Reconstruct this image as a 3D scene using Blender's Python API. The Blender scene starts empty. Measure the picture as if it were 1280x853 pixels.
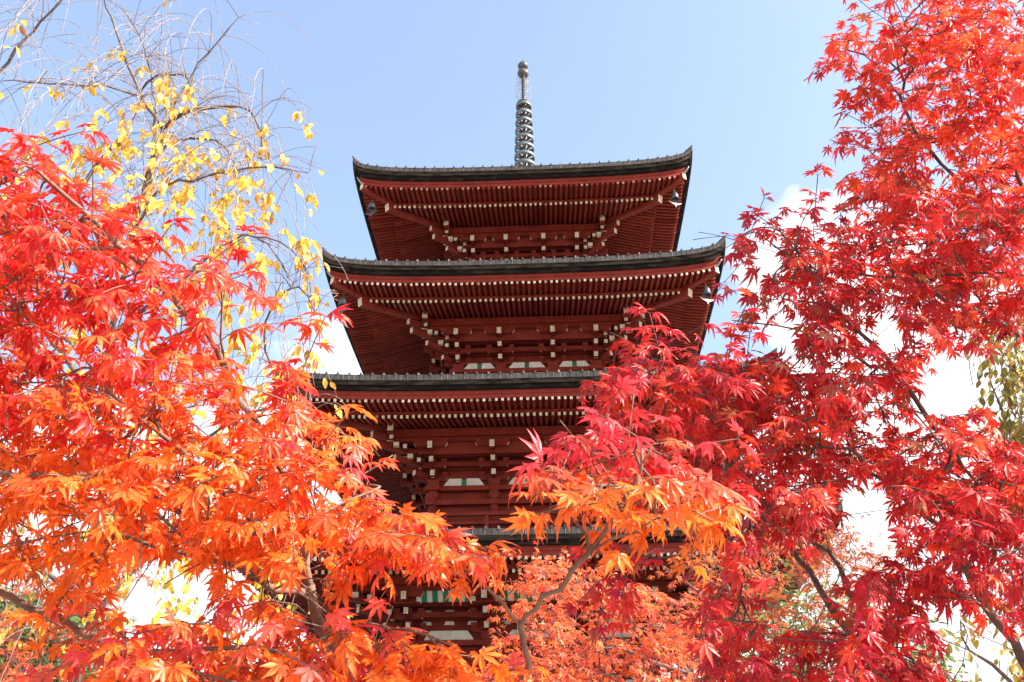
import bpy, math, random
import numpy as np
from mathutils import Vector, Matrix

random.seed(7)
rng = np.random.default_rng(11)
scene = bpy.context.scene
COL = scene.collection
RAD = math.radians
PI = math.pi

# ------------------------------------------------------------------ camera
CAM = np.array([0.5178, -28.0, 1.6])
FPX = 1133.0
PITCH, YAW, ROLL = 0.5101, -0.0385, -0.0077
FW = np.array([math.sin(YAW)*math.cos(PITCH), math.cos(YAW)*math.cos(PITCH), math.sin(PITCH)])
_r = np.array([math.cos(YAW), -math.sin(YAW), 0.0])
_u = np.cross(_r, FW)
RT = _r*math.cos(ROLL)+_u*math.sin(ROLL)
UP = -_r*math.sin(ROLL)+_u*math.cos(ROLL)
cam_d = bpy.data.cameras.new('camera')
cam = bpy.data.objects.new('camera', cam_d)
COL.objects.link(cam)
cam_d.sensor_width = 36.0
cam_d.lens = FPX*36.0/1280.0
cam_d.clip_start = 0.05
cam_d.clip_end = 5000
M = Matrix(((RT[0], UP[0], -FW[0]), (RT[1], UP[1], -FW[1]), (RT[2], UP[2], -FW[2])))
cam.matrix_world = Matrix.Translation(Vector(CAM)) @ M.to_4x4()
scene.camera = cam

def at(px, py, z):
    """a point of the place: z metres ahead of the lens, on the sight line of photo pixel px, py"""
    return CAM + FW*z + RT*((px-640)/FPX*z) + UP*((426.5-py)/FPX*z)

# ------------------------------------------------------------------ light
SUN_AZ, SUN_EL = RAD(72), RAD(35)         # azimuth to the right of the direction behind the camera
SD = Vector((math.sin(SUN_AZ)*math.cos(SUN_EL), -math.cos(SUN_AZ)*math.cos(SUN_EL), math.sin(SUN_EL)))
sl = bpy.data.lights.new('sun', 'SUN')
sl.energy = 4.6
sl.angle = RAD(0.5)
sl.color = (1.0, 0.95, 0.87)
so = bpy.data.objects.new('sun', sl)
COL.objects.link(so)
so.rotation_euler = SD.to_track_quat('Z', 'Y').to_euler()
so.location = (10, -30, 40)

world = bpy.data.worlds.new('World')
scene.world = world
world.use_nodes = True
nt = world.node_tree
for n in list(nt.nodes):
    nt.nodes.remove(n)
def nd(t, **kw):
    n = nt.nodes.new(t)
    for k, v in kw.items():
        setattr(n, k, v)
    return n
wo = nd('ShaderNodeOutputWorld')
bg = nd('ShaderNodeBackground')
bg.inputs['Strength'].default_value = 0.15
sky = nd('ShaderNodeTexSky', sky_type='NISHITA')
sky.sun_disc = False
sky.sun_elevation = SUN_EL
sky.sun_rotation = math.atan2(SD.x, SD.y)
sky.air_density = 1.0
sky.dust_density = 4.0
sky.ozone_density = 3.0
tc = nd('ShaderNodeTexCoord')
mp = nd('ShaderNodeMapping')
mp.inputs['Scale'].default_value = (1.0, 1.0, 1.9)
mp.inputs['Location'].default_value = (0.35, 0.0, 0.0)
no = nd('ShaderNodeTexNoise')
no.inputs['Scale'].default_value = 3.2
no.inputs['Detail'].default_value = 9
no.inputs['Roughness'].default_value = 0.56
sx = nd('ShaderNodeSeparateXYZ')
mr = nd('ShaderNodeMapRange')              # lower in the sky: more cloud
mr.inputs['From Min'].default_value = 0.30
mr.inputs['From Max'].default_value = 0.68
mr.inputs['To Min'].default_value = 0.18
mr.inputs['To Max'].default_value = -0.36
ad = nd('ShaderNodeMath', operation='ADD')
cr = nd('ShaderNodeMapRange')
cr.interpolation_type = 'SMOOTHSTEP'
cr.inputs['From Min'].default_value = 0.50
cr.inputs['From Max'].default_value = 0.66
mx = nd('ShaderNodeMix', data_type='RGBA')
mx.inputs['B'].default_value = (3.5, 3.6, 3.7, 1)
L = nt.links.new
L(tc.outputs['Generated'], mp.inputs['Vector'])
L(mp.outputs['Vector'], no.inputs['Vector'])
L(tc.outputs['Generated'], sx.inputs['Vector'])
L(sx.outputs['Z'], mr.inputs['Value'])
L(no.outputs['Fac'], ad.inputs[0])
L(mr.outputs['Result'], ad.inputs[1])
prev_out = ad.outputs[0]
for (cx_, cy_, rad_deg, amt_) in ((400, 425, 9, 0.27), (1060, 320, 7, 0.19), (1150, 560, 14, 0.25), (150, 740, 14, 0.2)):
    dv = at(cx_, cy_, 1.0)-CAM
    dv = dv/np.linalg.norm(dv)
    vmx = nd('ShaderNodeVectorMath', operation='DOT_PRODUCT')
    vmx.inputs[1].default_value = tuple(dv)
    L(tc.outputs['Generated'], vmx.inputs[0])
    m2 = nd('ShaderNodeMapRange')
    m2.inputs['From Min'].default_value = math.cos(RAD(rad_deg))
    m2.inputs['From Max'].default_value = math.cos(RAD(rad_deg*0.3))
    m2.inputs['To Min'].default_value = 0.0
    m2.inputs['To Max'].default_value = amt_
    L(vmx.outputs['Value'], m2.inputs['Value'])
    a2 = nd('ShaderNodeMath', operation='ADD')
    L(prev_out, a2.inputs[0]); L(m2.outputs['Result'], a2.inputs[1])
    prev_out = a2.outputs[0]
L(prev_out, cr.inputs['Value'])
veil = nd('ShaderNodeMath', operation='MAXIMUM')          # thin high veil over the whole sky
veil.inputs[1].default_value = 0.10
L(cr.outputs['Result'], veil.inputs[0])
L(veil.outputs[0], mx.inputs['Factor'])
L(sky.outputs['Color'], mx.inputs['A'])
L(mx.outputs['Result'], bg.inputs['Color'])
L(bg.outputs['Background'], wo.inputs['Surface'])

vs = scene.view_settings
vs.view_transform = 'Standard'
vs.look = 'None'
vs.gamma = 1
vs.use_curve_mapping = False
vs.exposure = 1.62
scene.cycles.max_bounces = 8
scene.cycles.transparent_max_bounces = 8

# ------------------------------------------------------------------ materials
def mat(name, c1, c2=None, scale=4.0, rough=0.6, metallic=0.0, spec=0.4, bump=0.0, lo=0.35, hi=0.65, stretch=(1, 1, 1), detail=6):
    m = bpy.data.materials.new(name)
    m.use_nodes = True
    t = m.node_tree
    p = t.nodes['Principled BSDF']
    p.inputs['Roughness'].default_value = rough
    p.inputs['Metallic'].default_value = metallic
    p.inputs['Specular IOR Level'].default_value = spec
    if c2 is None:
        c2 = tuple(x*0.75 for x in c1)
    tcn = t.nodes.new('ShaderNodeTexCoord')
    mpn = t.nodes.new('ShaderNodeMapping')
    mpn.inputs['Scale'].default_value = stretch
    nz = t.nodes.new('ShaderNodeTexNoise')
    nz.inputs['Scale'].default_value = scale
    nz.inputs['Detail'].default_value = detail
    rmp = t.nodes.new('ShaderNodeMapRange')
    rmp.inputs['From Min'].default_value = lo
    rmp.inputs['From Max'].default_value = hi
    mix = t.nodes.new('ShaderNodeMix')
    mix.data_type = 'RGBA'
    mix.inputs['A'].default_value = (*c1, 1)
    mix.inputs['B'].default_value = (*c2, 1)
    l = t.links.new
    l(tcn.outputs['Object'], mpn.inputs['Vector'])
    l(mpn.outputs['Vector'], nz.inputs['Vector'])
    l(nz.outputs['Fac'], rmp.inputs['Value'])
    l(rmp.outputs['Result'], mix.inputs['Factor'])
    l(mix.outputs['Result'], p.inputs['Base Color'])
    if bump:
        b = t.nodes.new('ShaderNodeBump')
        b.inputs['Strength'].default_value = bump
        b.inputs['Distance'].default_value = 0.02
        l(nz.outputs['Fac'], b.inputs['Height'])
        l(b.outputs['Normal'], p.inputs['Normal'])
    return m

M_RED = mat('vermilion_paint', (0.200, 0.026, 0.016), (0.145, 0.0185, 0.012), 2.3, 0.66, spec=0.15, bump=0.1)
M_RED2 = mat('faded_vermilion_paint', (0.230, 0.030, 0.018), (0.158, 0.020, 0.013), 3.1, 0.66, spec=0.15, bump=0.12, lo=0.3, hi=0.7)
M_RED3 = mat('orange_worn_vermilion', (0.255, 0.038, 0.018), (0.16, 0.020, 0.012), 4.0, 0.7, spec=0.15, bump=0.12)
M_RED4 = mat('dark_aged_vermilion', (0.118, 0.012, 0.009), (0.165, 0.018, 0.011), 3.0, 0.7, spec=0.15, bump=0.12)
M_WHITE = mat('white_end_paint', (0.66, 0.57, 0.43), (0.40, 0.24, 0.15), 13.0, 0.75, spec=0.15, lo=0.48, hi=0.8)
M_WHITE2 = mat('worn_white_end_paint', (0.46, 0.33, 0.23), (0.27, 0.10, 0.06), 15.0, 0.8, spec=0.15)
M_PLASTER = mat('white_plaster', (0.70, 0.66, 0.57), (0.56, 0.52, 0.44), 3.0, 0.85)
M_GREEN = mat('green_paint', (0.03, 0.20, 0.10), (0.02, 0.14, 0.08), 4.0, 0.6)
M_EDGE = mat('roof_edge_metal', (0.062, 0.053, 0.045), (0.026, 0.022, 0.019), 3.0, 0.65, metallic=0.0, spec=0.25, lo=0.3, hi=0.7)
M_SEAM = mat('bright_seam_metal', (0.19, 0.185, 0.175), (0.09, 0.087, 0.083), 6.0, 0.45, metallic=0.2)
M_ROOF = mat('roof_sheet_metal', (0.12, 0.112, 0.105), (0.075, 0.07, 0.066), 2.0, 0.5, metallic=0.1)
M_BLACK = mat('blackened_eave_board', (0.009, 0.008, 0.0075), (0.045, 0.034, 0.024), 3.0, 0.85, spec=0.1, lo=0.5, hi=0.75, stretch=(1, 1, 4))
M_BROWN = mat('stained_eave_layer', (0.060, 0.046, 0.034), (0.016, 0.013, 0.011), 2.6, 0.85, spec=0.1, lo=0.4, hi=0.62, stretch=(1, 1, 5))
M_BRONZE = mat('weathered_bronze', (0.15, 0.18, 0.17), (0.07, 0.08, 0.078), 6.0, 0.45, metallic=0.35, lo=0.4, hi=0.7)
M_BRONZE2 = mat('dark_bronze', (0.10, 0.093, 0.085), (0.055, 0.052, 0.05), 6.0, 0.5, metallic=0.3)
M_GILT = mat('pale_gilt_metal', (0.34, 0.33, 0.30), (0.2, 0.19, 0.17), 8.0, 0.4, metallic=0.4)
M_BELL = mat('grey_bell_bronze', (0.11, 0.11, 0.115), (0.06, 0.06, 0.06), 8.0, 0.35, metallic=0.5)
M_STONE = mat('platform_granite', (0.34, 0.32, 0.29), (0.25, 0.24, 0.22), 3.0, 0.85, bump=0.2)
M_GRAVEL = mat('ground_gravel', (0.34, 0.31, 0.27), (0.24, 0.20, 0.16), 1.2, 0.95, bump=0.3, detail=10)
M_BARK = mat('maple_bark', (0.20, 0.125, 0.085), (0.11, 0.07, 0.05), 14.0, 0.8, bump=0.35)
M_BARKD = mat('dark_maple_bark', (0.13, 0.08, 0.065), (0.07, 0.045, 0.04), 14.0, 0.8, bump=0.35)
M_CHERRY = mat('cherry_bark', (0.17, 0.115, 0.09), (0.08, 0.055, 0.048), 12.0, 0.7, bump=0.35)
M_TWIG = mat('pale_cherry_twig', (0.30, 0.23, 0.18), (0.15, 0.11, 0.09), 30.0, 0.6)
M_CABLE = mat('grey_cable', (0.20, 0.21, 0.25), (0.15, 0.16, 0.2), 5.0, 0.5)

def leaf_mat(name, trans=0.4, rough=0.36, spec=0.5, tboost=1.25):
    m = bpy.data.materials.new(name)
    m.use_nodes = True
    t = m.node_tree
    p = t.nodes['Principled BSDF']
    out = t.nodes['Material Output']
    a = t.nodes.new('ShaderNodeAttribute')
    a.attribute_name = 'Col'
    nz = t.nodes.new('ShaderNodeTexNoise')
    nz.inputs['Scale'].default_value = 45.0
    nz.inputs['Detail'].default_value = 3.0
    tcn = t.nodes.new('ShaderNodeTexCoord')
    mr_ = t.nodes.new('ShaderNodeMapRange')
    mr_.inputs['From Min'].default_value = 0.3
    mr_.inputs['From Max'].default_value = 0.7
    mr_.inputs['To Min'].default_value = 0.82
    mr_.inputs['To Max'].default_value = 1.12
    vm = t.nodes.new('ShaderNodeVectorMath')
    vm.operation = 'SCALE'
    l = t.links.new
    l(tcn.outputs['Object'], nz.inputs['Vector'])
    l(nz.outputs['Fac'], mr_.inputs['Value'])
    l(a.outputs['Color'], vm.inputs[0])
    l(mr_.outputs['Result'], vm.inputs['Scale'])
    n2 = t.nodes.new('ShaderNodeTexNoise')
    n2.inputs['Scale'].default_value = 75.0
    n2.inputs['Detail'].default_value = 4.0
    l(tcn.outputs['Object'], n2.inputs['Vector'])
    m2 = t.nodes.new('ShaderNodeMapRange')
    m2.inputs['From Min'].default_value = 0.60
    m2.inputs['From Max'].default_value = 0.72
    m2.inputs['To Max'].default_value = 0.75
    l(n2.outputs['Fac'], m2.inputs['Value'])
    mb_ = t.nodes.new('ShaderNodeMix')
    mb_.data_type = 'RGBA'
    mb_.inputs['B'].default_value = (0.20, 0.055, 0.02, 1)
    l(m2.outputs['Result'], mb_.inputs['Factor'])
    l(vm.outputs['Vector'], mb_.inputs['A'])
    vm_out = mb_.outputs['Result']
    l(vm_out, p.inputs['Base Color'])
    p.inputs['Roughness'].default_value = rough
    p.inputs['Specular IOR Level'].default_value = spec
    tr = t.nodes.new('ShaderNodeBsdfTranslucent')
    vb = t.nodes.new('ShaderNodeVectorMath')
    vb.operation = 'SCALE'
    vb.inputs['Scale'].default_value = tboost
    l(vm_out, vb.inputs[0])
    l(vb.outputs['Vector'], tr.inputs['Color'])
    ms = t.nodes.new('ShaderNodeMixShader')
    ms.inputs['Fac'].default_value = trans
    l(p.outputs['BSDF'], ms.inputs[1])
    l(tr.outputs['BSDF'], ms.inputs[2])
    l(ms.outputs['Shader'], out.inputs['Surface'])
    return m
M_LEAF = leaf_mat('maple_leaf', 0.42, 0.42, 0.42)
M_LEAF2 = leaf_mat('soft_leaf', 0.35, 0.5, 0.35)

# ------------------------------------------------------------------ mesh helpers
class MB:
    def __init__(s):
        s.v = []; s.f = []; s.m = []; s.mats = []; s.sm = []
    def mi(s, m):
        if m not in s.mats:
            s.mats.append(m)
        return s.mats.index(m)
    def face(s, pts, m, smooth=False):
        n = len(s.v)
        s.v.extend([tuple(p) for p in pts])
        s.f.append(tuple(range(n, n+len(pts))))
        s.m.append(s.mi(m)); s.sm.append(smooth)
    def hexa(s, c, m, m0=None, m1=None, mb=None):
        """c: 8 corners, four at the near end then four at the far end, both counter-clockwise seen from the far end"""
        n = len(s.v)
        s.v.extend([tuple(p) for p in c])
        i = s.mi(m)
        fs = [((3, 2, 1, 0), s.mi(m0) if m0 else i), ((4, 5, 6, 7), s.mi(m1) if m1 else i),
              ((0, 1, 5, 4), s.mi(mb) if mb else i), ((1, 2, 6, 5), i), ((2, 3, 7, 6), i), ((3, 0, 4, 7), i)]
        for f, k in fs:
            s.f.append(tuple(n+q for q in f)); s.m.append(k); s.sm.append(False)
    def beam(s, p0, p1, w, h, m, m0=None, m1=None, w1=None, h1=None, up=(0, 0, 1)):
        """a bar from p0 to p1 (centre line), width w, height h; end faces may have a paint of their own"""
        p0 = np.array(p0, float); p1 = np.array(p1, float)
        d = p1-p0; d /= np.linalg.norm(d)
        upv = np.array(up, float)
        x = np.cross(d, upv); x /= np.linalg.norm(x)
        y = np.cross(x, d)
        w1 = w if w1 is None else w1; h1 = h if h1 is None else h1
        a = [p0+x*sx_*w/2+y*sy_*h/2 for sx_, sy_ in ((1, -1), (1, 1), (-1, 1), (-1, -1))]
        b = [p1+x*sx_*w1/2+y*sy_*h1/2 for sx_, sy_ in ((1, -1), (1, 1), (-1, 1), (-1, -1))]
        # order so that the normals look outward
        s.hexa([a[3], a[2], a[1], a[0]][::-1] if False else [a[0], a[3], a[2], a[1]], m, m0, m1) if False else s._beam(a, b, m, m0, m1)
    def _beam(s, a, b, m, m0, m1):
        n = len(s.v)
        s.v.extend([tuple(p) for p in a+b])
        i = s.mi(m)
        k0 = s.mi(m0) if m0 else i
        k1 = s.mi(m1) if m1 else i
        for f, k in [((0, 1, 2, 3), k0), ((7, 6, 5, 4), k1), ((0, 4, 5, 1), i), ((1, 5, 6, 2), i), ((2, 6, 7, 3), i), ((3, 7, 4, 0), i)]:
            s.f.append(tuple(n+q for q in f)); s.m.append(k); s.sm.append(False)
    def box(s, c, size, m, top=None):
        """axis-aligned box; top = scale of the top face (a bearing block widens upward)"""
        cx, cy, cz = c; sx_, sy_, sz_ = size
        t = top or 1.0
        a = [(cx-sx_/2, cy-sy_/2, cz-sz_/2), (cx+sx_/2, cy-sy_/2, cz-sz_/2), (cx+sx_/2, cy+sy_/2, cz-sz_/2), (cx-sx_/2, cy+sy_/2, cz-sz_/2)]
        b = [(cx-sx_/2*t, cy-sy_/2*t, cz+sz_/2), (cx+sx_/2*t, cy-sy_/2*t, cz+sz_/2), (cx+sx_/2*t, cy+sy_/2*t, cz+sz_/2), (cx-sx_/2*t, cy+sy_/2*t, cz+sz_/2)]
        n = len(s.v)
        s.v.extend(a+b)
        i = s.mi(m)
        for f in [(3, 2, 1, 0), (4, 5, 6, 7), (0, 1, 5, 4), (1, 2, 6, 5), (2, 3, 7, 6), (3, 0, 4, 7)]:
            s.f.append(tuple(n+q for q in f)); s.m.append(i); s.sm.append(False)
    def lathe(s, c, prof, m, seg=20, smooth=True, cap=True):
        """prof: list of (radius, z)"""
        n = len(s.v)
        for r, z in prof:
            for k in range(seg):
                a = 2*PI*k/seg
                s.v.append((c[0]+r*math.cos(a), c[1]+r*math.sin(a), c[2]+z))
        i = s.mi(m)
        for j in range(len(prof)-1):
            for k in range(seg):
                k2 = (k+1) % seg
                s.f.append((n+j*seg+k, n+j*seg+k2, n+(j+1)*seg+k2, n+(j+1)*seg+k)); s.m.append(i); s.sm.append(smooth)
        if cap:
            s.f.append(tuple(n+k for k in reversed(range(seg)))); s.m.append(i); s.sm.append(False)
            q = n+(len(prof)-1)*seg
            s.f.append(tuple(q+k for k in range(seg))); s.m.append(i); s.sm.append(False)
    def tube(s, pts, rad, m, seg=6):
        pts = [np.array(p, float) for p in pts]
        n = len(s.v)
        i = s.mi(m)
        ref = None
        for j, p in enumerate(pts):
            d = pts[min(j+1, len(pts)-1)]-pts[max(j-1, 0)]
            ln = np.linalg.norm(d)
            d = d/ln if ln > 1e-9 else np.array([0, 0, 1.0])
            if ref is None:
                ref = np.array([1.0, 0, 0]) if abs(d[0]) < 0.8 else np.array([0, 1.0, 0])
            x = ref-d*np.dot(ref, d); x /= np.linalg.norm(x)
            ref = x
            y = np.cross(d, x)
            r = rad[j] if hasattr(rad, '__len__') else rad
            for k in range(seg):
                a = 2*PI*k/seg
                s.v.append(tuple(p+(x*math.cos(a)+y*math.sin(a))*r))
        for j in range(len(pts)-1):
            for k in range(seg):
                k2 = (k+1) % seg
                s.f.append((n+j*seg+k, n+j*seg+k2, n+(j+1)*seg+k2, n+(j+1)*seg+k)); s.m.append(i); s.sm.append(True)
        s.f.append(tuple(n+k for k in reversed(range(seg)))); s.m.append(i); s.sm.append(False)
        q = n+(len(pts)-1)*seg
        s.f.append(tuple(q+k for k in range(seg))); s.m.append(i); s.sm.append(False)
    def build(s, name, parent=None, loc=None):
        me = bpy.data.meshes.new(name)
        v = s.v
        if loc is not None:
            v = [(a-loc[0], b-loc[1], c-loc[2]) for a, b, c in v]
        me.from_pydata(v, [], s.f)
        for m in s.mats:
            me.materials.append(m)
        me.polygons.foreach_set('material_index', s.m)
        me.polygons.foreach_set('use_smooth', s.sm)
        me.update()
        o = bpy.data.objects.new(name, me)
        COL.objects.link(o)
        if loc is not None:
            o.location = loc
        if parent is not None:
            o.parent = parent
        return o

def thing(name, label, cat, loc=(0, 0, 0), group=None):
    o = bpy.data.objects.new(name, None)
    COL.objects.link(o)
    o.location = loc
    o.empty_display_size = 0.3
    tag(o, label, cat, group)
    return o
def tag(o, label=None, cat=None, group=None, kind=None):
    if label: o['label'] = label
    if cat: o['category'] = cat
    if group: o['group'] = group
    if kind: o['kind'] = kind
    return o

# ------------------------------------------------------------------ ground
g = MB()
g.face([(-1500, -1500, 0), (1500, -1500, 0), (1500, 1500, 0), (-1500, 1500, 0)], M_GRAVEL)
tag(g.build('ground'), kind='structure')

# ------------------------------------------------------------------ pagoda
pag = thing('five_storey_pagoda', 'tall vermilion five-storey wooden pagoda with dark upturned eaves and bronze spire', 'pagoda')

#           storey: eave height H, half width W, body half width B, inner column x, corner lift
ST = {5: (20.62, 5.47, 1.78, 0.64, 0.50),
      4: (16.68, 5.97, 2.20, 0.84, 0.52),
      3: (12.56, 6.70, 2.78, 1.00, 0.44),
      2: (8.13, 7.40, 3.20, 1.14, 0.42),
      1: (3.95, 8.10, 3.60, 1.25, 0.42)}
OV = 2.82                          # eave edge to outer purlin

def side_xf(k):
    """facade coordinates (s along, o outward from the axis, z) of side k (0 front, 1 right, 2 back, 3 left)"""
    if k == 0: return lambda s, o, z: np.array((s, -o, z))
    if k == 1: return lambda s, o, z: np.array((o, s, z))
    if k == 2: return lambda s, o, z: np.array((-s, o, z))
    return lambda s, o, z: np.array((-o, -s, z))

def lift_at(s, d, W, lift):
    u = min(1.0, abs(s)/W)
    return lift*(0.50*u**3+0.38*u**12+0.26*u**40)*max(0.0, 1-d/3.2)

def roof_rise(i, d):
    return 0.13*d+0.088*d*d if i == 5 else 0.10*d+0.034*d*d

rafter_list = []                   # (front?, storey, MB builder)
rest = MB()

def build_roof(i):
    H, W, B, IC, LF = ST[i]
    Bup = ST[i+1][2]-0.05 if i < 5 else 0.36
    run = W-Bup
    rf = MB()
    NU, ND = 40, 9
    # sloping sheet
    for k in range(4):
        X = side_xf(k)
        rows = []
        for j in range(ND+1):
            d = run*(j/ND)
            row = []
            for a in range(NU+1):
                u = -1+2*a/NU
                u = math.copysign(1-(1-abs(u))**1.3, u)
                s = u*(W-d)
                row.append(X(s, W-d, H+roof_rise(i, d)+lift_at(s, d, W, LF)))
            rows.append(row)
        for j in range(ND):
            for a in range(NU):
                rf.face([rows[j][a], rows[j][a+1], rows[j+1][a+1], rows[j+1][a]], M_ROOF)
        # standing battens with their upright end caps and pale seams on the edge
        n = int(W/0.31)
        for q in range(-n, n+1):
            s = q*0.31
            dmax = min(run, W-abs(s))-0.02
            if dmax < 0.1:
                continue
            nn = 5
            prev = None
            for j in range(nn+1):
                d = -0.015+(dmax+0.015)*j/nn
                z = H+roof_rise(i, max(0, d))+lift_at(s, max(d, 0), W, LF)
                c = [X(s-0.030, W-d, z-0.02), X(s-0.022, W-d, z+0.055), X(s+0.022, W-d, z+0.055), X(s+0.030, W-d, z-0.02)]
                if prev is not None:
                    for e in range(3):
                        rf.face([prev[e], prev[e+1], c[e+1], c[e]], M_ROOF)
                else:
                    rf.face([c[3], c[2], c[1], c[0]], M_SEAM if (q*7+i) % 3 == 0 else M_EDGE)
                prev = c
            # seam strip on the vertical edge
            for off, mm in ((random.gauss(0, 0.012), M_SEAM if random.random() < 0.75 else M_EDGE), (0.155, M_SEAM if random.random() < 0.35 else M_EDGE)):
                ss = s+off
                if abs(ss) > W-0.05:
                    continue
                z = H+lift_at(ss, 0, W, LF)
                wj = 0.008
                rf.hexa([X(ss-wj, W-0.002, z-0.155), X(ss-wj, W+0.006, z-0.155), X(ss-wj, W+0.006, z-0.005), X(ss-wj, W-0.002, z-0.005),
                         X(ss+wj, W-0.002, z-0.155), X(ss+wj, W+0.006, z-0.155), X(ss+wj, W+0.006, z-0.005), X(ss+wj, W-0.002, z-0.005)], mm)
    # hip ridges
    for sx_, sy_ in ((1, 1), (1, -1), (-1, 1), (-1, -1)):
        pts = []
        for j in range(10):
            d = -0.02+(run)*(j/9)
            dd = max(d, 0)
            pts.append((sx_*(W-d), sy_*(W-d), H+roof_rise(i, dd)+lift_at(W-dd, dd, W, LF)+0.03))
        rf.tube(pts, [0.03, 0.06]+[0.075]*8, M_ROOF, 6)
    roof = rf.build('roof', pag)
    # eave edge: layered loops
    ed = MB()
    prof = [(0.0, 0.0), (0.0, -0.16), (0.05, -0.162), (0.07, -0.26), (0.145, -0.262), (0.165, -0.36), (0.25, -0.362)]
    for k in range(4):
        X = side_xf(k)
        for j in range(len(prof)-1):
            (d0, z0), (d1, z1) = prof[j], prof[j+1]
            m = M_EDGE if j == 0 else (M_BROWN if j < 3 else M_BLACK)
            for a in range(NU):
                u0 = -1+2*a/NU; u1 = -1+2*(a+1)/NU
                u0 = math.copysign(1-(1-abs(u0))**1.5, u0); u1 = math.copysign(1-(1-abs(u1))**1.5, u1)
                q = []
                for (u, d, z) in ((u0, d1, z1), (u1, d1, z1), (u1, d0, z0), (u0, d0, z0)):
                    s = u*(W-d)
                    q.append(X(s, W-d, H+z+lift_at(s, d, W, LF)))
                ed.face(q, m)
    ed.build('eave_edge', roof)
    # red boards and the two levels of soffit
    sf = MB()
    fz = lambda d: -0.58+(d-0.25)*0.14            # top of flying rafters
    bz = lambda d: -0.64+(d-1.16)*0.268           # top of base rafters
    dwall = W-B+0.02
    prof = [(0.25, -0.362, M_RED2), (0.25, -0.47, M_RED2), (0.275, -0.472, M_RED2), (0.275, -0.58, M_RED2), (0.33, -0.582, M_RED2), (0.34, fz(0.34), M_RED), (1.20, fz(1.20), M_RED),
            (1.20, bz(1.20)-0.0, M_RED2), (1.75, bz(1.75), M_RED), (2.3, bz(2.3), M_RED), (dwall, bz(dwall), M_RED)]
    for k in range(4):
        X = side_xf(k)
        for j in range(len(prof)-1):
            (d0, z0, _), (d1, z1, m) = prof[j], prof[j+1]
            for a in range(NU):
                u0 = -1+2*a/NU; u1 = -1+2*(a+1)/NU
                u0 = math.copysign(1-(1-abs(u0))**1.5, u0); u1 = math.copysign(1-(1-abs(u1))**1.5, u1)
                q = []
                for (u, d, z) in ((u0, d1, z1), (u1, d1, z1), (u1, d0, z0), (u0, d0, z0)):
                    s = u*(W-d)
                    q.append(X(s, W-d, H+z+lift_at(s, d, W, LF)))
                sf.face(q, m)
        # board under the flying rafters, over the tips of the base rafters
        for a in range(NU):
            u0 = -1+2*a/NU; u1 = -1+2*(a+1)/NU
            q = []
            for d in (1.10, 1.22):
                for (u, z) in ((u0, -0.64), (u0, -0.565), (u1, -0.565), (u1, -0.64)):
                    s = u*(W-d)
                    q.append(X(s, W-d, H+z+lift_at(s, d, W, LF)))
            sf.hexa([q[0], q[1], q[5], q[4], q[3], q[2], q[6], q[7]], M_RED2)
    sf.build('soffit', roof)
    # rafters
    SP = 0.165
    n = int((W-0.3)/SP)
    for k in range(4):
        X = side_xf(k)
        for q in range(-n, n+1):
            s = (q+0.5)*SP if i % 2 else q*SP
            lim = W-abs(s)
            if lim > 0.36:                                  # flying rafter
                d0, d1 = 0.285, min(1.2, lim)
                h = 0.078
                if d1-d0 > 0.06:
                    z0 = H+fz(d0)-h/2-0.012+lift_at(s, d0, W, LF); z1 = H+fz(d1)-h/2-0.012+lift_at(s, d1, W, LF)
                    rafter_list.append((k, i, s, 0, X(s, W-d1, z1), X(s, W-d0, z0), 0.068, h))
            d0, d1 = 1.09, min(OV+0.12, lim)
            if d1-d0 > 0.06:
                h = 0.088
                z0 = H+bz(d0)-h/2-0.006+lift_at(s, d0, W, LF); z1 = H+bz(d1)-h/2-0.006+lift_at(s, d1, W, LF)
                rafter_list.append((k, i, s, 1, X(s, W-d1, z1), X(s, W-d0, z0), 0.072, h))
    # hip rafters
    for sx_, sy_ in ((1, -1), (-1, -1), (1, 1), (-1, 1)):
        hp = MB()
        def hpnt(d, z):
            return (sx_*(W-d), sy_*(W-d), H+z+lift_at(W-d, d, W, LF))
        e = 0.30
        hp.beam(hpnt(1.5, fz(1.5)-0.13), hpnt(e, fz(e)-0.10), 0.17, 0.22, M_RED2, None, M_WHITE)
        # pale horn-shaped cap on its tip
        c = [hpnt(e+0.34, fz(e)-0.01), hpnt(e+0.10, fz(e)-0.005), hpnt(e-0.06, fz(e)+0.015), hpnt(e-0.15, fz(e)+0.06)]
        hp.tube(c, [0.03, 0.042, 0.034, 0.015], M_GILT, 6)
        hp.beam(hpnt(OV+0.3, bz(OV+0.3)-0.10), hpnt(1.02, bz(1.02)-0.13), 0.20, 0.26, M_RED2, None, M_WHITE)
        hp.build('hip_rafter', roof)
    return roof

def bracket_arm(mb, X, s0, s1, o, z, w, h, m=None):
    """arm along the facade whose lower corners are cut away; its two ends are white"""
    m = m or M_RED2
    c = min(0.06, abs(s1-s0)*0.18)
    pr = [(s0, z-h/2+0.085), (s0+c, z-h/2), (s1-c, z-h/2), (s1, z-h/2+0.085), (s1, z+h/2), (s0, z+h/2)]
    f = [X(a, o+w/2, b) for a, b in pr]; r = [X(a, o-w/2, b) for a, b in pr]
    mb.face(f, m); mb.face(r[::-1], m)
    n = len(pr)
    for q in range(n):
        q2 = (q+1) % n
        mm = M_WHITE if q in (0, 2, 3, 5) else m
        mb.face([f[q2], f[q], r[q], r[q2]], mm)

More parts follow.
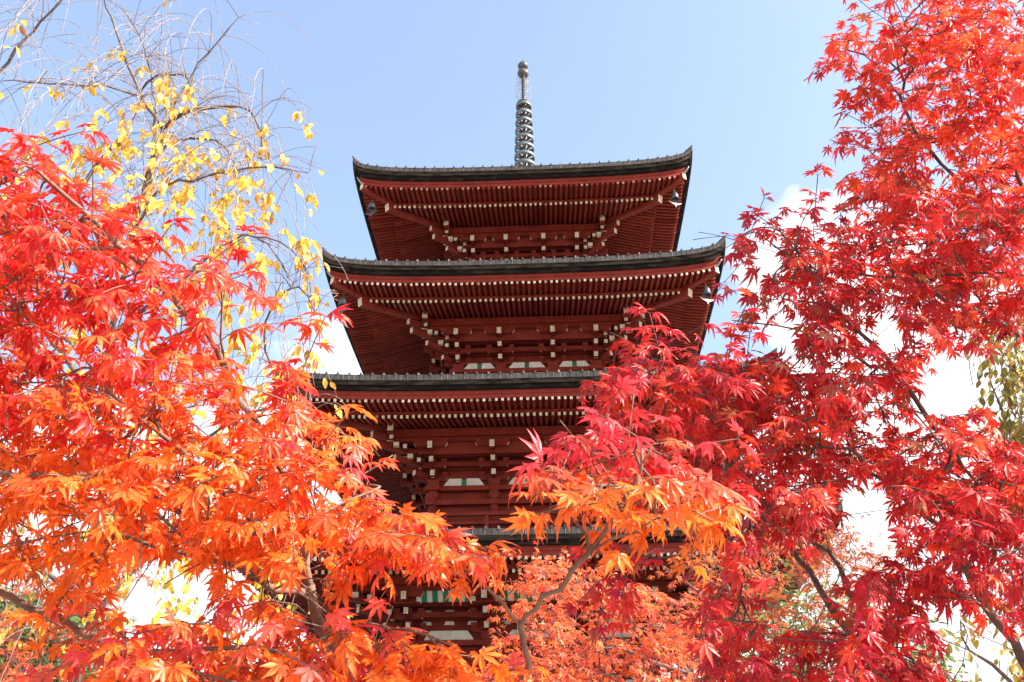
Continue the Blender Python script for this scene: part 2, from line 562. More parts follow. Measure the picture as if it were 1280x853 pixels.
def build_body(i):
    H, W, B, IC, LF = ST[i]
    P = W-OV
    step = (P-B)/3
    top = H-1.72
    zbot = ST[i-1][0]+roof_rise(i-1, ST[i-1][1]-B)-0.25 if i > 1 else 0.55
    # wall with its boards
    wl = MB()
    wl.box((0, 0, (H-0.25+zbot)/2), (2*B-0.06, 2*B-0.06, H-0.25-zbot), M_RED)
    wall = wl.build('wall', pag)
    cols = (-B, -IC, IC, B)
    # columns
    for (x, y) in [(a, b) for a in cols for b in cols if abs(a) == B or abs(b) == B]:
        c = MB()
        rr = 0.15
        c.lathe((x, y, zbot), [(rr, 0), (rr, top-zbot)], M_RED2, 16)
        c.build('column', wall)
    # head beams
    hb = MB()
    for k in range(4):
        X = side_xf(k)
        e = B+0.28
        hb.beam(X(-e, B+0.0, top+0.06-0.14), X(e, B+0.0, top+0.06-0.14), 0.40 if k % 2 == 0 else 0.396, 0.14 if k % 2 == 0 else 0.136, M_RED2)
        hb.beam(X(-B-0.22, B+0.06, top-0.50), X(B+0.22, B+0.06, top-0.50), 0.26 if k % 2 == 0 else 0.256, 0.15 if k % 2 == 0 else 0.146, M_RED2)
        hb.beam(X(-B-0.1, B+0.03, top-1.05), X(B+0.1, B+0.03, top-1.05), 0.2 if k % 2 == 0 else 0.196, 0.12 if k % 2 == 0 else 0.116, M_RED2)
    hb.build('head_beam', wall)
    # plaster panels, green struts; slatted or boarded cove above
    for k in range(4):
        X = side_xf(k)
        bays = [(-B, -IC), (-IC, IC), (IC, B)]
        for (a, b) in bays:
            c = (a+b)/2; hw = min(0.56, (b-a)/2-0.2)
            pp = MB()
            o1 = B+0.03
            z0, z1 = top+0.005, top+0.25
            halves = [(c-hw, c-0.07), (c+0.07, c+hw)] if i != 2 else [(c-hw-0.06, c+hw+0.06)]
            for hi_, (p, q) in enumerate(halves):
                r1 = 0.16 if (hi_ == 0) else 0.02
                r2 = 0.16 if (hi_ == len(halves)-1) else 0.02
                pr = [(p-(0.05 if r1 > .05 else 0), z0), (q+(0.05 if r2 > .05 else 0), z0), (q, z1-r2), (q-r2*0.8, z1), (p+r1*0.8, z1), (p, z1-r1)]
                f = [X(s, o1+0.05, z) for s, z in pr]; bk = [X(s, o1-0.05, z) for s, z in pr]
                pp.face(f, M_PLASTER)
                for e in range(len(pr)):
                    e2 = (e+1) % len(pr)
                    pp.face([f[e2], f[e], bk[e], bk[e2]], M_PLASTER)
            pan = pp.build('plaster_panel', wall)
            if i != 2:
                gs = MB()
                gs.beam(X(c, o1+0.03, z0), X(c, o1+0.03, z1-0.05), 0.11, 0.09, M_GREEN, up=X(0, 1, 0))
                gs.build('strut', pan)
    for k in range(4):
        X = side_xf(k)
        for (a, b) in [(-B, -IC), (-IC, IC), (IC, B)]:
            c = (a+b)/2; hw = (b-a)/2-0.26
            o0, zz0 = P-step*0.9, H-0.92
            o1, zz1 = P-0.10, H-0.56
            nsl = 11
            cv = MB()
            if i <= 2:
                for q in range(nsl):
                    s0 = c-hw+2*hw*q/nsl; s1 = c-hw+2*hw*(q+1)/nsl
                    m = M_GREEN if q % 2 else M_PLASTER
                    oo = 0.03 if q % 2 else 0.0
                    cv.hexa([X(s0, o0-0.04, zz0), X(s0, o0+oo, zz0), X(s0, o1+oo, zz1), X(s0, o1-0.04, zz1),
                             X(s1, o0-0.04, zz0), X(s1, o0+oo, zz0), X(s1, o1+oo, zz1), X(s1, o1-0.04, zz1)], m)
                cv.build('slatted_cove', wall)
            else:
                cv.hexa([X(a+0.03, o0-0.04, zz0-0.05), X(a+0.03, o0, zz0-0.05), X(a+0.03, o1, zz1), X(a+0.03, o1-0.04, zz1),
                         X(b-0.03, o0-0.04, zz0-0.05), X(b-0.03, o0, zz0-0.05), X(b-0.03, o1, zz1), X(b-0.03, o1-0.04, zz1)], M_RED2)
                cv.build('cove_board', wall)
    if i <= 2:
        ps = MB()
        for k in range(4):
            X = side_xf(k)
            for (a, b) in [(-B, -IC), (-IC, IC), (IC, B)]:
                for z in (top+0.46, top+0.76):
                    for fr in (-0.30, 0.0, 0.30):
                        c = (a+b)/2+fr*(b-a)
                        w = 0.14
                        pr = [(c-w, z-0.045), (c+w, z-0.045), (c+w*0.75, z+0.045), (c-w*0.75, z+0.045)]
                        f = [X(s, B+0.02, zz) for s, zz in pr]; bk = [X(s, B-0.04, zz) for s, zz in pr]
                        ps.face(f, M_PLASTER)
                        for e in range(4):
                            ps.face([f[(e+1) % 4], f[e], bk[e], bk[(e+1) % 4]], M_PLASTER)
        ps.build('plaster_inlay', wall)
    # long tie beams that run round at each step, ends white past the corner
    tb = MB()
    for k in range(4):
        X = side_xf(k)
        e_ = 0.002*(k % 2)
        for st, z in ((0, top+0.585), (1, top+0.585), (1, top+0.87), (2, top+0.87)):
            o = B+st*step
            ext = o+(0.10 if st == 0 else 0.42)
            tb.beam(X(-ext, o, z+e_), X(ext, o, z+e_), 0.11-e_, 0.13-e_, M_RED, M_WHITE, M_WHITE)
        tb.beam(X(-P-0.55, P, H-0.455+e_), X(P+0.55, P, H-0.455+e_), 0.17, 0.23-e_, M_RED2, M_WHITE, M_WHITE)
        tb.beam(X(-P-0.30, P, H-0.655+e_), X(P+0.30, P, H-0.655+e_), 0.11, 0.12-e_, M_RED, M_WHITE, M_WHITE)
    tb.build('purlin', pag)
    # bracket sets
    for k in range(4):
        X = side_xf(k)
        for s in (-IC, IC, B):
            mb = MB()
            corner = s == B
            faces = [(X, s)] if not corner else [(X, B), (side_xf((k+1) % 4), -B)]
            for qi, (Y, sc) in enumerate(faces):
                e_ = 0.003*qi
                if qi == 0:
                    p = Y(sc, B, top+0.11)
                    mb.box(p, (0.30, 0.30, 0.20), M_RED2, 1.25)
                # outward arms
                zs = [top+0.29, top+0.575, top+0.86]
                for tier in (1, 2, 3):
                    z = zs[tier-1]
                    if tier < 3:
                        mb.beam(Y(sc, B-0.12, z), Y(sc, B+tier*step+0.15, z), 0.125-e_, 0.165-e_, M_RED2, None, M_WHITE)
                    else:
                        mb.beam(Y(sc, B-0.12, z+0.18), Y(sc, P+0.20, z-0.01), 0.14-e_, 0.20-e_, M_RED2, None, M_WHITE)
                # arms along the facade
                hl = min(0.44, (2*IC)/2-0.22)
                for tier in (1, 2, 3):
                    for stp in range(0, tier):
                        z = top+0.275+0.285*(tier-1)
                        o = B+stp*step
                        if stp == tier-1 or tier == 1:
                            l1 = hl if not (corner) else 0.40
                            bracket_arm(mb, Y, sc-l1, sc+l1, o+e_, z, 0.115, 0.15)
                            for t in (-l1+0.08, 0, l1-0.08):
                                mb.box(Y(sc+t, o+e_, z+0.075+0.055), (0.15, 0.15, 0.11), M_RED2, 1.2)
                bracket_arm(mb, Y, sc-hl-0.05, sc+hl+0.05, P+e_, H-0.79, 0.115, 0.15)
                for t in (-hl+0.03, 0, hl-0.03):
                    mb.box(Y(sc+t, P+e_, H-0.79+0.075+0.0), (0.15, 0.15, 0.11), M_RED2, 1.2)
            if corner:
                # diagonal arms
                c0 = X(B, B, 0); dx, dy = np.sign(c0[0]), np.sign(c0[1])
                def dg(r, z): return (dx*r, dy*r, z)
                mb.beam(dg(B-0.1, top+0.292), dg(B+step+0.16, top+0.292), 0.125, 0.145, M_RED2, None, M_WHITE)
                mb.beam(dg(B-0.1, top+0.58), dg(B+2*step+0.30, top+0.58), 0.13, 0.155, M_RED2, None, M_WHITE)
                mb.beam(dg(B-0.1, top+0.98), dg(P+0.42, top+0.80), 0.135, 0.175, M_RED2, None, M_WHITE)
                mb.beam(dg(B+step, top+1.2), dg(P+0.52, top+1.06), 0.135, 0.17, M_RED2, None, M_WHITE)
                # small post under the hip rafter with pale painted blocks
                mb.box(dg(P+0.06, H-0.60), (0.13, 0.13, 0.62), M_RED2)
                for zz in (H-0.40, H-0.66):
                    mb.box(dg(P+0.06, zz), (0.17, 0.17, 0.12), M_WHITE, 1.1)
                mb.box(dg(P+0.06, H-0.53), (0.15, 0.15, 0.07), M_RED2)
                for r_, zz in ((P-0.02, top+0.90), (B+2*step-0.02, top+0.68)):
                    for t in (-0.10, 0.10):
                        mb.box((dx*r_+t*dx, dy*r_-t*dy, zz), (0.14, 0.14, 0.12), M_WHITE, 1.15)
            mb.build('bracket_set', pag)
    # little domes that cover the nail heads on the head beams
    for k in range(4):
        X = side_xf(k)
        for s in cols:
            c = MB()
            ctr = X(s, B+0.14, top-0.27)
            out = X(0, 1, 0)
            ring = []
            tt = X(1, 0, 0)
            prev = None
            for rr, oo in ((0.17, 0.0), (0.16, 0.05), (0.10, 0.085), (0.02, 0.10)):
                cur = [ctr+out*oo+tt*rr*math.cos(2*PI*q/16)+np.array((0, 0, 1))*rr*math.sin(2*PI*q/16) for q in range(16)]
                if prev:
                    for q in range(16):
                        c.face([prev[q], prev[(q+1) % 16], cur[(q+1) % 16], cur[q]], M_RED2, True)
                prev = cur
            c.face(prev, M_RED2)
            c.build('nail_cover', wall)
    # doors in the middle bay, barred windows beside it
    for k in range(4):
        X = side_xf(k)
        z0, z1 = zbot+0.3, top-1.12
        if z1-z0 < 0.4:
            continue
        for sg in (-1, 1):
            c = MB()
            c.beam(X(sg*IC*0.43, B-0.01, z0), X(sg*IC*0.43, B-0.01, z1), IC*0.8, 0.06, M_RED2, up=X(0, 1, 0))
            for q in range(4):
                c.beam(X(sg*IC*0.43-IC*0.36, B+0.03, z0+(z1-z0)*(q+0.5)/4), X(sg*IC*0.43+IC*0.36, B+0.03, z0+(z1-z0)*(q+0.5)/4), 0.04, 0.06, M_RED)
            c.build('door', wall)
            c = MB()
            m_ = sg*(IC+B)/2
            hw = (B-IC)/2-0.2
            c.beam(X(m_-hw, B-0.01, z1-0.06), X(m_+hw, B-0.01, z1-0.06), 0.1, 0.12, M_RED2)
            c.beam(X(m_-hw, B-0.01, z0+0.06), X(m_+hw, B-0.01, z0+0.06), 0.1, 0.12, M_RED2)
            for q in range(9):
                s = m_-hw+2*hw*(q+0.5)/9
                c.beam(X(s, B, z0+0.12), X(s, B, z1-0.12), 0.05, 0.05, M_GREEN, up=X(0, 1, 0))
            c.build('window', wall)
    # balcony
    if i > 1:
        bl = MB()
        fl = zbot+0.02
        o = B+0.72
        bl.box((0, 0, fl-0.05), (2*o+0.1, 2*o+0.1, 0.10), M_RED)
        bal = bl.build('balcony_floor', pag)
        rl = MB()
        for k in range(4):
            X = side_xf(k)
            e_ = 0.003*(k % 2)
            for z, w, ext in ((fl+0.13, 0.09, 0.05), (fl+0.44, 0.07, 0.18), (fl+0.70, 0.10, 0.32)):
                rl.beam(X(-o-ext, o, z+e_), X(o+ext, o, z+e_), w-e_, w, M_RED2, M_WHITE, M_WHITE)
            nn = 6
            for q in range(nn):
                s = -o+2*o*q/nn
                rl.beam(X(s, o, fl), X(s, o, fl+0.66), 0.10, 0.10, M_RED2, up=X(0, 1, 0))
        rl.build('railing', bal)
        for k in range(4):
            X = side_xf(k)
            nn = 4
            for q in range(nn):
                bp = MB()
                c = -o+2*o*(q+0.5)/nn
                for dx_, w, m in ((-0.40, 0.30, M_PLASTER), (0.0, 0.46, M_GREEN), (0.40, 0.30, M_PLASTER)):
                    bp.beam(X(c+dx_-w/2, o-0.14, fl+0.085+0.13), X(c+dx_+w/2, o-0.14, fl+0.085+0.13), 0.04, 0.09, m)
                bp.build('painted_panel', bal)

for i in (5, 4, 3, 2, 1):
    build_roof(i)
    build_body(i)

# rafters: the hundred that show largest are parts of their own, the rest one part
def shown(r):
    k, i, s, row, *_ = r
    if k != 0:
        return 0
    if i == 3 and -5.3 < s < 1.6:
        return 3-abs(s+1.8)/10
    if i == 4 and -3.6 < s < 3.2:
        return 1-abs(s)/10
    return 0
order = sorted(range(len(rafter_list)), key=lambda q: -shown(rafter_list[q]))
for n_, q in enumerate(order):
    k, i, s, row, a, b, w, h = rafter_list[q]
    endm = M_WHITE if random.random() > (0.12 if row else 0.3) else M_WHITE2
    if i == 5 and row == 0:
        endm = M_RED2 if random.random() < 0.6 else M_WHITE2
    rm = random.choice((M_RED2, M_RED2, M_RED2, M_RED3, M_RED4))
    jt = np.array((random.gauss(0, 0.005), random.gauss(0, 0.005), random.gauss(0, 0.003)))
    a = a+jt
    b = b+(b-a)/np.linalg.norm(b-a)*random.gauss(0, 0.008)+jt
    w = w*random.uniform(0.93, 1.06)
    if n_ < 100:
        mb = MB()
        mb.beam(a, b, w, h, rm, None, endm)
        mb.build('rafter', pag)
    else:
        rest.beam(a, b, w, h, rm, None, endm)
tag(rest.build('rafter', pag), kind='stuff')

# stone platform and steps
pf = MB()
pf.box((0, 0, 0.275), (10.4, 10.4, 0.55), M_STONE)
pf.box((0, 0, 0.09), (11.2, 11.2, 0.18), M_STONE)
for q in range(3):
    pf.box((0, -5.45-0.15*(2-q)-0.15, 0.085+0.17*q/1.0*0.9), (2.6, 0.62, 0.16), M_STONE)
pf.build('platform', pag)

# spire
sp = MB()
sp.box((0, 0, 23.75), (1.05, 1.05, 0.7), M_BRONZE)
sp.box((0, 0, 24.13), (1.2, 1.2, 0.09), M_BRONZE)
sp.lathe((0, 0, 24.18), [(0.5, 0), (0.47, 0.15), (0.36, 0.28), (0.16, 0.36)], M_BRONZE, 24)
spire = sp.build('spire', pag)
rod = MB()
rod.lathe((0, 0, 24.2), [(0.085, 0), (0.085, 4.4), (0.075, 4.45), (0.072, 6.0)], M_BRONZE2, 14)
rod.build('rod', spire)
for q in range(9):
    z = 28.36-q*0.455
    R0 = 0.315+0.0145*q
    c = MB()
    hgt = 0.16
    # outer band
    c.lathe((0, 0, z), [(R0-0.015, -hgt/2), (R0+0.012, -hgt/2+0.015), (R0+0.012, hgt/2-0.015), (R0-0.015, hgt/2), (R0-0.05, hgt/2-0.02), (R0-0.05, -hgt/2+0.02), (R0-0.015, -hgt/2)], M_BRONZE, 28, True, False)
    # hub
    c.lathe((0, 0, z), [(0.12, -0.17), (0.15, -0.06), (0.15, 0.10), (0.11, 0.17)], M_BRONZE2, 16)
    for a in range(8):
        an = 2*PI*a/8+0.2
        c.beam((0.12*math.cos(an), 0.12*math.sin(an), z), ((R0-0.03)*math.cos(an), (R0-0.03)*math.sin(an), z), 0.05, 0.09, M_BRONZE2)
    c.build('ring', spire)
c = MB()
c.lathe((0, 0, 28.50), [(0.30, 0), (0.28, 0.05), (0.16, 0.14), (0.09, 0.2)], M_BRONZE, 24)
c.build('ring_cap', spire)
# openwork flames: four upright pierced plates
for q in range(4):
    an = PI/4+q*PI/2-0.62
    dx, dy = math.cos(an), math.sin(an)
    c = MB()
    for row in range(11):
        z = 28.74+row*0.115
        wmax = 0.30-0.012*row if row > 1 else 0.2+0.04*row
        for cc in range(2):
            r = 0.12+cc*(wmax-0.08)/1.9
            ring = []
            rad_ = 0.058
            for e in range(9):
                t = 2*PI*e/8
                rr = r+rad_*math.cos(t); zz = z+rad_*1.1*math.sin(t)+0.03*(cc-1)
                ring.append((dx*rr, dy*rr, zz))
            c.tube(ring, 0.0085, M_GILT, 4)
        tip = 0.10+wmax
        c.beam((dx*(tip-0.06), dy*(tip-0.06), z), (dx*(tip+0.04), dy*(tip+0.04), z+0.1), 0.016, 0.03, M_GILT, None, None, 0.01, 0.006)
    c.build('flame_plate', spire)
for z, r in ((30.25, 0.245), (30.68, 0.225)):
    c = MB()
    pr = [(r*math.cos(t), r*0.86*math.sin(t)) for t in np.linspace(-PI/2+0.25, PI/2-0.25, 12)]
    c.lathe((0, 0, z), pr, M_BRONZE2, 22)
    c.build('jewel', spire)
c = MB()
c.lathe((0, 0, 30.85), [(0.08, 0), (0.05, 0.06), (0.012, 0.2)], M_BRONZE2, 10)
c.build('tip', spire)

# wind bells under the front eave corners
def wind_bell(i, sg, label):
    H, W, B, IC, LF = ST[i]
    d = 0.62
    x, y = sg*(W-d), -(W-d)
    ztop = H-0.58+(d-0.25)*0.14-0.21+lift_at(W-d, d, W, LF)
    zb = ztop-0.30
    t = thing('wind_bell', label, 'wind bell', (x, y, zb), 'wind bells under the pagoda eaves')
    c = MB()
    c.tube([(0, 0, 0.06), (0, 0, 0.31)], 0.012, M_BRONZE2, 6)
    c.build('hook', t)
    c = MB()
    seg = 18
    prof = [(0.02, 0.08), (0.075, 0.06), (0.105, 0.0), (0.115, -0.10), (0.135, -0.21), (0.115, -0.21), (0.09, -0.1), (0.06, 0.02)]
    c.lathe((0, 0, 0), prof, M_BELL, seg, True, False)
    c.build('bell', t)
    c = MB()
    c.tube([(0, 0, 0.0), (0, 0, -0.36)], 0.009, M_BRONZE2, 5)
    c.build('clapper_rod', t)
    c = MB()
    # three-winged plate the wind catches
    pr = [(0, -0.52), (0.035, -0.43), (0.19, -0.36), (0.23, -0.30), (0.10, -0.34), (0, -0.33), (-0.10, -0.34), (-0.23, -0.30), (-0.19, -0.36), (-0.035, -0.43)]
    ca, sa = math.cos(0.35*sg), math.sin(0.35*sg)
    f = [(a*ca, a*sa-0.008, z) for a, z in pr]; bk = [(a*ca, a*sa+0.008, z) for a, z in pr]
    c.face(f, M_BELL); c.face(bk[::-1], M_BELL)
    for e in range(len(pr)):
        e2 = (e+1) % len(pr)
        c.face([f[e2], f[e], bk[e], bk[e2]], M_BELL)
    c.build('wind_plate', t)
wind_bell(5, -1, 'grey bronze wind bell hanging under left corner of the topmost eave')
wind_bell(5, 1, 'grey bronze wind bell hanging under right corner of the topmost eave')
wind_bell(4, -1, 'grey bronze wind bell under left corner of the second eave from the top')
wind_bell(4, 1, 'grey bronze wind bell under right corner of the second eave from the top')

# ------------------------------------------------------------------ trees
def norm(v):
    return v/np.maximum(np.linalg.norm(v, axis=-1, keepdims=True), 1e-9)

def maple_template(r, lobes=7, slim=1.0, fine=True):
    angs = {7: [0, 36, -36, 74, -74, 122, -122], 5: [0, 42, -42, 88, -88]}[lobes]
    lens = {7: [1.0, 0.93, 0.93, 0.74, 0.74, 0.42, 0.42], 5: [1.0, 0.86, 0.86, 0.58, 0.58]}[lobes]
    V = []; F = []; Wt = []
    cup = r.uniform(-0.05, 0.55)
    fold = r.uniform(0.01, 0.10)
    dry = r.uniform(0.3, 0.9) if r.random() < 0.22 else 0.0
    slim = slim*r.uniform(0.78, 1.08)
    for a, ln in zip(angs, lens):
        a = math.radians(a*(1-0.25*dry)+r.uniform(-7, 7))
        ln *= r.uniform(0.82, 1.1)
        dirv = np.array((math.sin(a), math.cos(a))); per = np.array((dirv[1], -dirv[0]))
        bend = r.uniform(-0.16, 0.16); curl = r.uniform(-0.1, 0.40)+dry*r.uniform(0.4, 1.0)
        w = 0.145*slim*(0.75+0.25*ln)
        def P(t, side, zz=0.0):
            q = dirv*ln*t+per*(side+bend*t*t*ln)
            rad2 = q@q
            return (q[0], q[1], -cup*rad2-curl*(t**3)*ln*0.6+zz)
        n = len(V)
        if fine:
            V += [(0, 0, 0), P(0.28, w*0.62), P(0.50, w), P(0.76, w*0.50), P(1.0, 0), P(0.76, -w*0.50), P(0.50, -w), P(0.28, -w*0.62), P(0.5, 0, -fold), P(0.76, 0, -fold*0.6)]
            Wt += [0.6, 0.3, 0.3, 0.6, 1.0, 0.6, 0.3, 0.3, 0.0, 0.3]
            F += [(n, n+8, n+1), (n+1, n+8, n+2), (n+2, n+8, n+9), (n+2, n+9, n+3), (n+3, n+9, n+4), (n+4, n+9, n+5), (n+5, n+9, n+6), (n+6, n+9, n+8), (n+6, n+8, n+7), (n+7, n+8, n)]
        else:
            V += [(0, 0, 0), P(0.48, w*1.0), P(1.0, 0), P(0.48, -w*1.0)]
            Wt += [0.2, 0.3, 1.0, 0.3]
            F += [(n, n+2, n+1), (n, n+3, n+2)]
    return np.array(V, float), np.array(F, int), np.array(Wt, float)

def oval_template(r, w=0.24, fine=True):
    bend = r.uniform(-0.1, 0.35); fold = r.uniform(0.02, 0.1); sw = r.uniform(-0.12, 0.12)
    V = []; Wt = []
    for t, s in ((0, 0), (0.25, 0.8), (0.5, 1.0), (0.78, 0.6), (1.0, 0)):
        for q in (-1, 0, 1):
            V.append((q*w*s+sw*t*t, t, -bend*t*t+(fold*s if q else 0)))
            Wt.append(t if q else 0.3*t)
    F = []
    for j in range(4):
        a = j*3
        for q in (0, 1):
            F += [(a+q, a+q+1, a+q+4), (a+q, a+q+4, a+q+3)]
    return np.array(V, float), np.array(F, int), np.array(Wt, float)

def leaf_mesh(name, parent, material, templ, pos, tipd, nrm, scale, col, tip_col, pet=None, origin=None):
    """all leaves of one crown in one mesh; col / tip_col are the leaf's own colours"""
    N = len(pos)
    tipd = norm(tipd)
    nrm = norm(nrm-tipd*np.sum(nrm*tipd, 1, keepdims=True))
    xd = np.cross(tipd, nrm)
    ti = rng.integers(0, len(templ), N)
    Vs = []; Fs = []; Cs = []; base = 0
    for t, (V, F, Wt) in enumerate(templ):
        idx = np.where(ti == t)[0]
        if len(idx) == 0:
            continue
        sc = scale[idx][:, None, None]
        P = pos[idx][:, None, :]+sc*(V[None, :, 0:1]*xd[idx][:, None, :]+V[None, :, 1:2]*tipd[idx][:, None, :]+V[None, :, 2:3]*nrm[idx][:, None, :])
        Cc = col[idx][:, None, :]*(1-Wt[None, :, None])+tip_col[idx][:, None, :]*Wt[None, :, None]
        nv = len(V)
        Vs.append(P.reshape(-1, 3)); Cs.append(Cc.reshape(-1, 3))
        Fs.append((F[None]+(np.arange(len(idx))*nv)[:, None, None]+base).reshape(-1, 3))
        base += len(idx)*nv
    if pet is not None:                      # leaf stalks: slim three-cornered ribbons
        a = pet; b = pos
        w = 0.0011
        side = norm(np.cross(b-a, np.array((0.3, -1.0, 0.2))))*w
        up2 = norm(np.cross(b-a, side))*w
        P = np.stack([a+side, a-side, a+up2, b+side*0.7, b-side*0.7, b+up2*0.7], 1)
        Vs.append(P.reshape(-1, 3))
        Cs.append(np.repeat(np.array([[0.30, 0.05, 0.03]]), N*6, 0))
        F = np.array([(0, 1, 4), (0, 4, 3), (1, 2, 5), (1, 5, 4), (2, 0, 3), (2, 3, 5)])
        Fs.append((F[None]+(np.arange(N)*6)[:, None, None]+base).reshape(-1, 3))
    V = np.concatenate(Vs); F = np.concatenate(Fs); C = np.concatenate(Cs)
    if origin is not None:
        V = V-np.array(origin)
    me = bpy.data.meshes.new(name)
    me.vertices.add(len(V)); me.vertices.foreach_set('co', V.astype(np.float32).ravel())
    me.loops.add(F.size); me.loops.foreach_set('vertex_index', F.astype(np.int32).ravel())
    me.polygons.add(len(F))
    me.polygons.foreach_set('loop_start', np.arange(0, F.size, 3, dtype=np.int32))
    me.polygons.foreach_set('loop_total', np.full(len(F), 3, np.int32))
    me.update(calc_edges=True)
    ca = me.color_attributes.new('Col', 'FLOAT_COLOR', 'POINT')
    ca.data.foreach_set('color', np.concatenate([np.clip(C, 0, 1), np.ones((len(C), 1))], 1).astype(np.float32).ravel())
    me.materials.append(material)
    o = bpy.data.objects.new(name, me)
    COL.objects.link(o)
    o.parent = parent
    return o

class Skeleton:
    def __init__(s, root):
        s.p = [np.array(root, float)]; s.par = [-1]; s.r = [0.0]; s.d = [np.array((0, 0, 1.0))]
    def add(s, p, par, r=0.0):
        p = np.array(p, float)
        v = p-s.p[par]
        s.p.append(p); s.par.append(par); s.r.append(r); s.d.append(v/max(1e-9, np.linalg.norm(v)))
        return len(s.p)-1
    def limb(s, pts, r0, r1, start=None, seg=0.07, wob=0.006):
        pts = [np.array(p, float) for p in pts]
        P = np.array(s.p)
        if start is None:
            start = int(np.argmin(np.linalg.norm(P-pts[0], axis=1)))
        ctrl = [s.p[start]]+[p for p in pts if np.linalg.norm(p-s.p[start]) > 0.03]
        ext = [2*ctrl[0]-ctrl[1]]+ctrl+[2*ctrl[-1]-ctrl[-2]]
        tot = sum(np.linalg.norm(ctrl[j+1]-ctrl[j]) for j in range(len(ctrl)-1))
        done = 0; cur = start
        for j in range(1, len(ext)-2):
            a, b, c, d = ext[j-1:j+3]
            ln = np.linalg.norm(c-b)
            n = max(2, int(ln/seg))
            u1 = (b-a)/max(np.linalg.norm(b-a), 1e-6); u2 = (c-b)/max(ln, 1e-6); u3 = (d-c)/max(np.linalg.norm(d-c), 1e-6)
            tb_ = (u1+u2)/max(np.linalg.norm(u1+u2), 1e-6); tc_ = (u2+u3)/max(np.linalg.norm(u2+u3), 1e-6)
            for q in range(1, n+1):
                t = q/n
                p = (2*t**3-3*t*t+1)*b+(t**3-2*t*t+t)*tb_*ln+(3*t*t-2*t**3)*c+(t**3-t*t)*tc_*ln
                p = p+rng.normal(0, wob, 3)
                f = (done+ln*t)/tot
                cur = s.add(p, cur, r0+(r1-r0)*f)
            done += ln
        return cur
    def connect(s, pts, seg=0.08, angw=0.7, sag=0.0):
        """join every point to the nearest branch, nearest points first; returns the end nodes"""
        pts = np.array(pts)
        P = np.array(s.p)
        d0 = np.array([np.min(np.linalg.norm(P-q, axis=1)) for q in pts])
        ends = [None]*len(pts)
        for k in np.argsort(d0):
            q = pts[k]
            P = np.array(s.p); Dv = np.array(s.d)
            v = q-P
            ln = np.linalg.norm(v, axis=1)
            cs = np.sum(v*Dv, 1)/np.maximum(ln, 1e-6)
            cost = ln*(1+angw*(1-cs))+0.0
            b = int(np.argmin(cost))
            L_ = ln[b]
            n = max(2, int(L_/seg))
            ctl = P[b]+(Dv[b]*0.55+v[b]/max(L_, 1e-6)*0.45)*L_*0.45
            cur = b
            for e in range(1, n+1):
                t = e/n
                p = (1-t)**2*P[b]+2*t*(1-t)*ctl+t*t*q
                p = p+rng.normal(0, 0.004, 3)*(L_ > 0.1)
                p[2] -= sag*math.sin(PI*t)*L_
                cur = s.add(p, cur)
            ends[k] = cur
        return ends
    def radii(s, tip=0.0017, ex=2.85):
        n = len(s.p)
        acc = np.zeros(n)
        for k in range(n-1, -1, -1):
            base = (acc[k] if acc[k] > 0 else tip**ex)
            r = max(base**(1/ex), s.r[k])
            s.r[k] = r
            if s.par[k] >= 0:
                acc[s.par[k]] += base
        # thinner than parent
        for k in range(1, n):
            s.r[k] = min(s.r[k], s.r[s.par[k]]) if s.r[s.par[k]] > 0 else s.r[k]
    def mesh(s, mb, material, thin_material=None, thin=0.0):
        kids = [[] for _ in s.p]
        for k in range(1, len(s.p)):
            kids[s.par[k]].append(k)
        stack = [(0, None)]
        while stack:
            k, frm = stack.pop()
            chain = [k] if frm is None else [frm, k]
            while kids[chain[-1]]:
                ks = sorted(kids[chain[-1]], key=lambda q: -s.r[q])
                for q in ks[1:]:
                    stack.append((q, chain[-1]))
                chain.append(ks[0])
            if len(chain) < 2:
                continue
            rr = [s.r[q] for q in chain]
            if frm is not None:
                rr[0] = rr[1]
            if len(rr) > 2:
                jj = np.clip(rng.normal(1, 0.05, len(rr)), 0.88, 1.14)
                rr = [a*b for a, b in zip(rr, jj)]
            mx_ = max(rr)
            mm = thin_material if (thin_material and mx_ < thin) else material
            mb.tube([s.p[q] for q in chain], rr, mm, 9 if mx_ > 0.02 else (6 if mx_ > 0.006 else 4))

def inside(poly, x, y):
    c = False
    n = len(poly)
    for a in range(n):
        x1, y1 = poly[a]; x2, y2 = poly[(a+1) % n]
        if (y1 > y) != (y2 > y) and x < (x2-x1)*(y-y1)/(y2-y1)+x1:
            c = not c
    return c

def scatter(regions):
    """regions: (polygon of sight lines, near, far, count, gaps) -> points in space, spread apart"""
    out = []
    for poly, z0, z1, n, holes in regions:
        xs = [p[0] for p in poly]; ys = [p[1] for p in poly]
        got = []
        tries = 0
        while len(got) < n and tries < n*60:
            tries += 1
            x = rng.uniform(min(xs), max(xs)); y = rng.uniform(min(ys), max(ys)); z = rng.uniform(z0, z1)
            if not inside(poly, x, y) or any(inside(h, x, y) for h in holes):
                continue
            if got:
                g_ = np.array(got)
                dd = np.hypot(g_[:, 0]-x, g_[:, 1]-y)+np.abs(g_[:, 2]-z)/max(z1-z0, 0.1)*60
                area = (max(xs)-min(xs))*(max(ys)-min(ys))
                if dd.min() < 0.45*math.sqrt(area/n) and rng.random() < 0.85:
                    continue
            got.append((x, y, z))
        out += [at(*q) for q in got]
    return np.array(out)

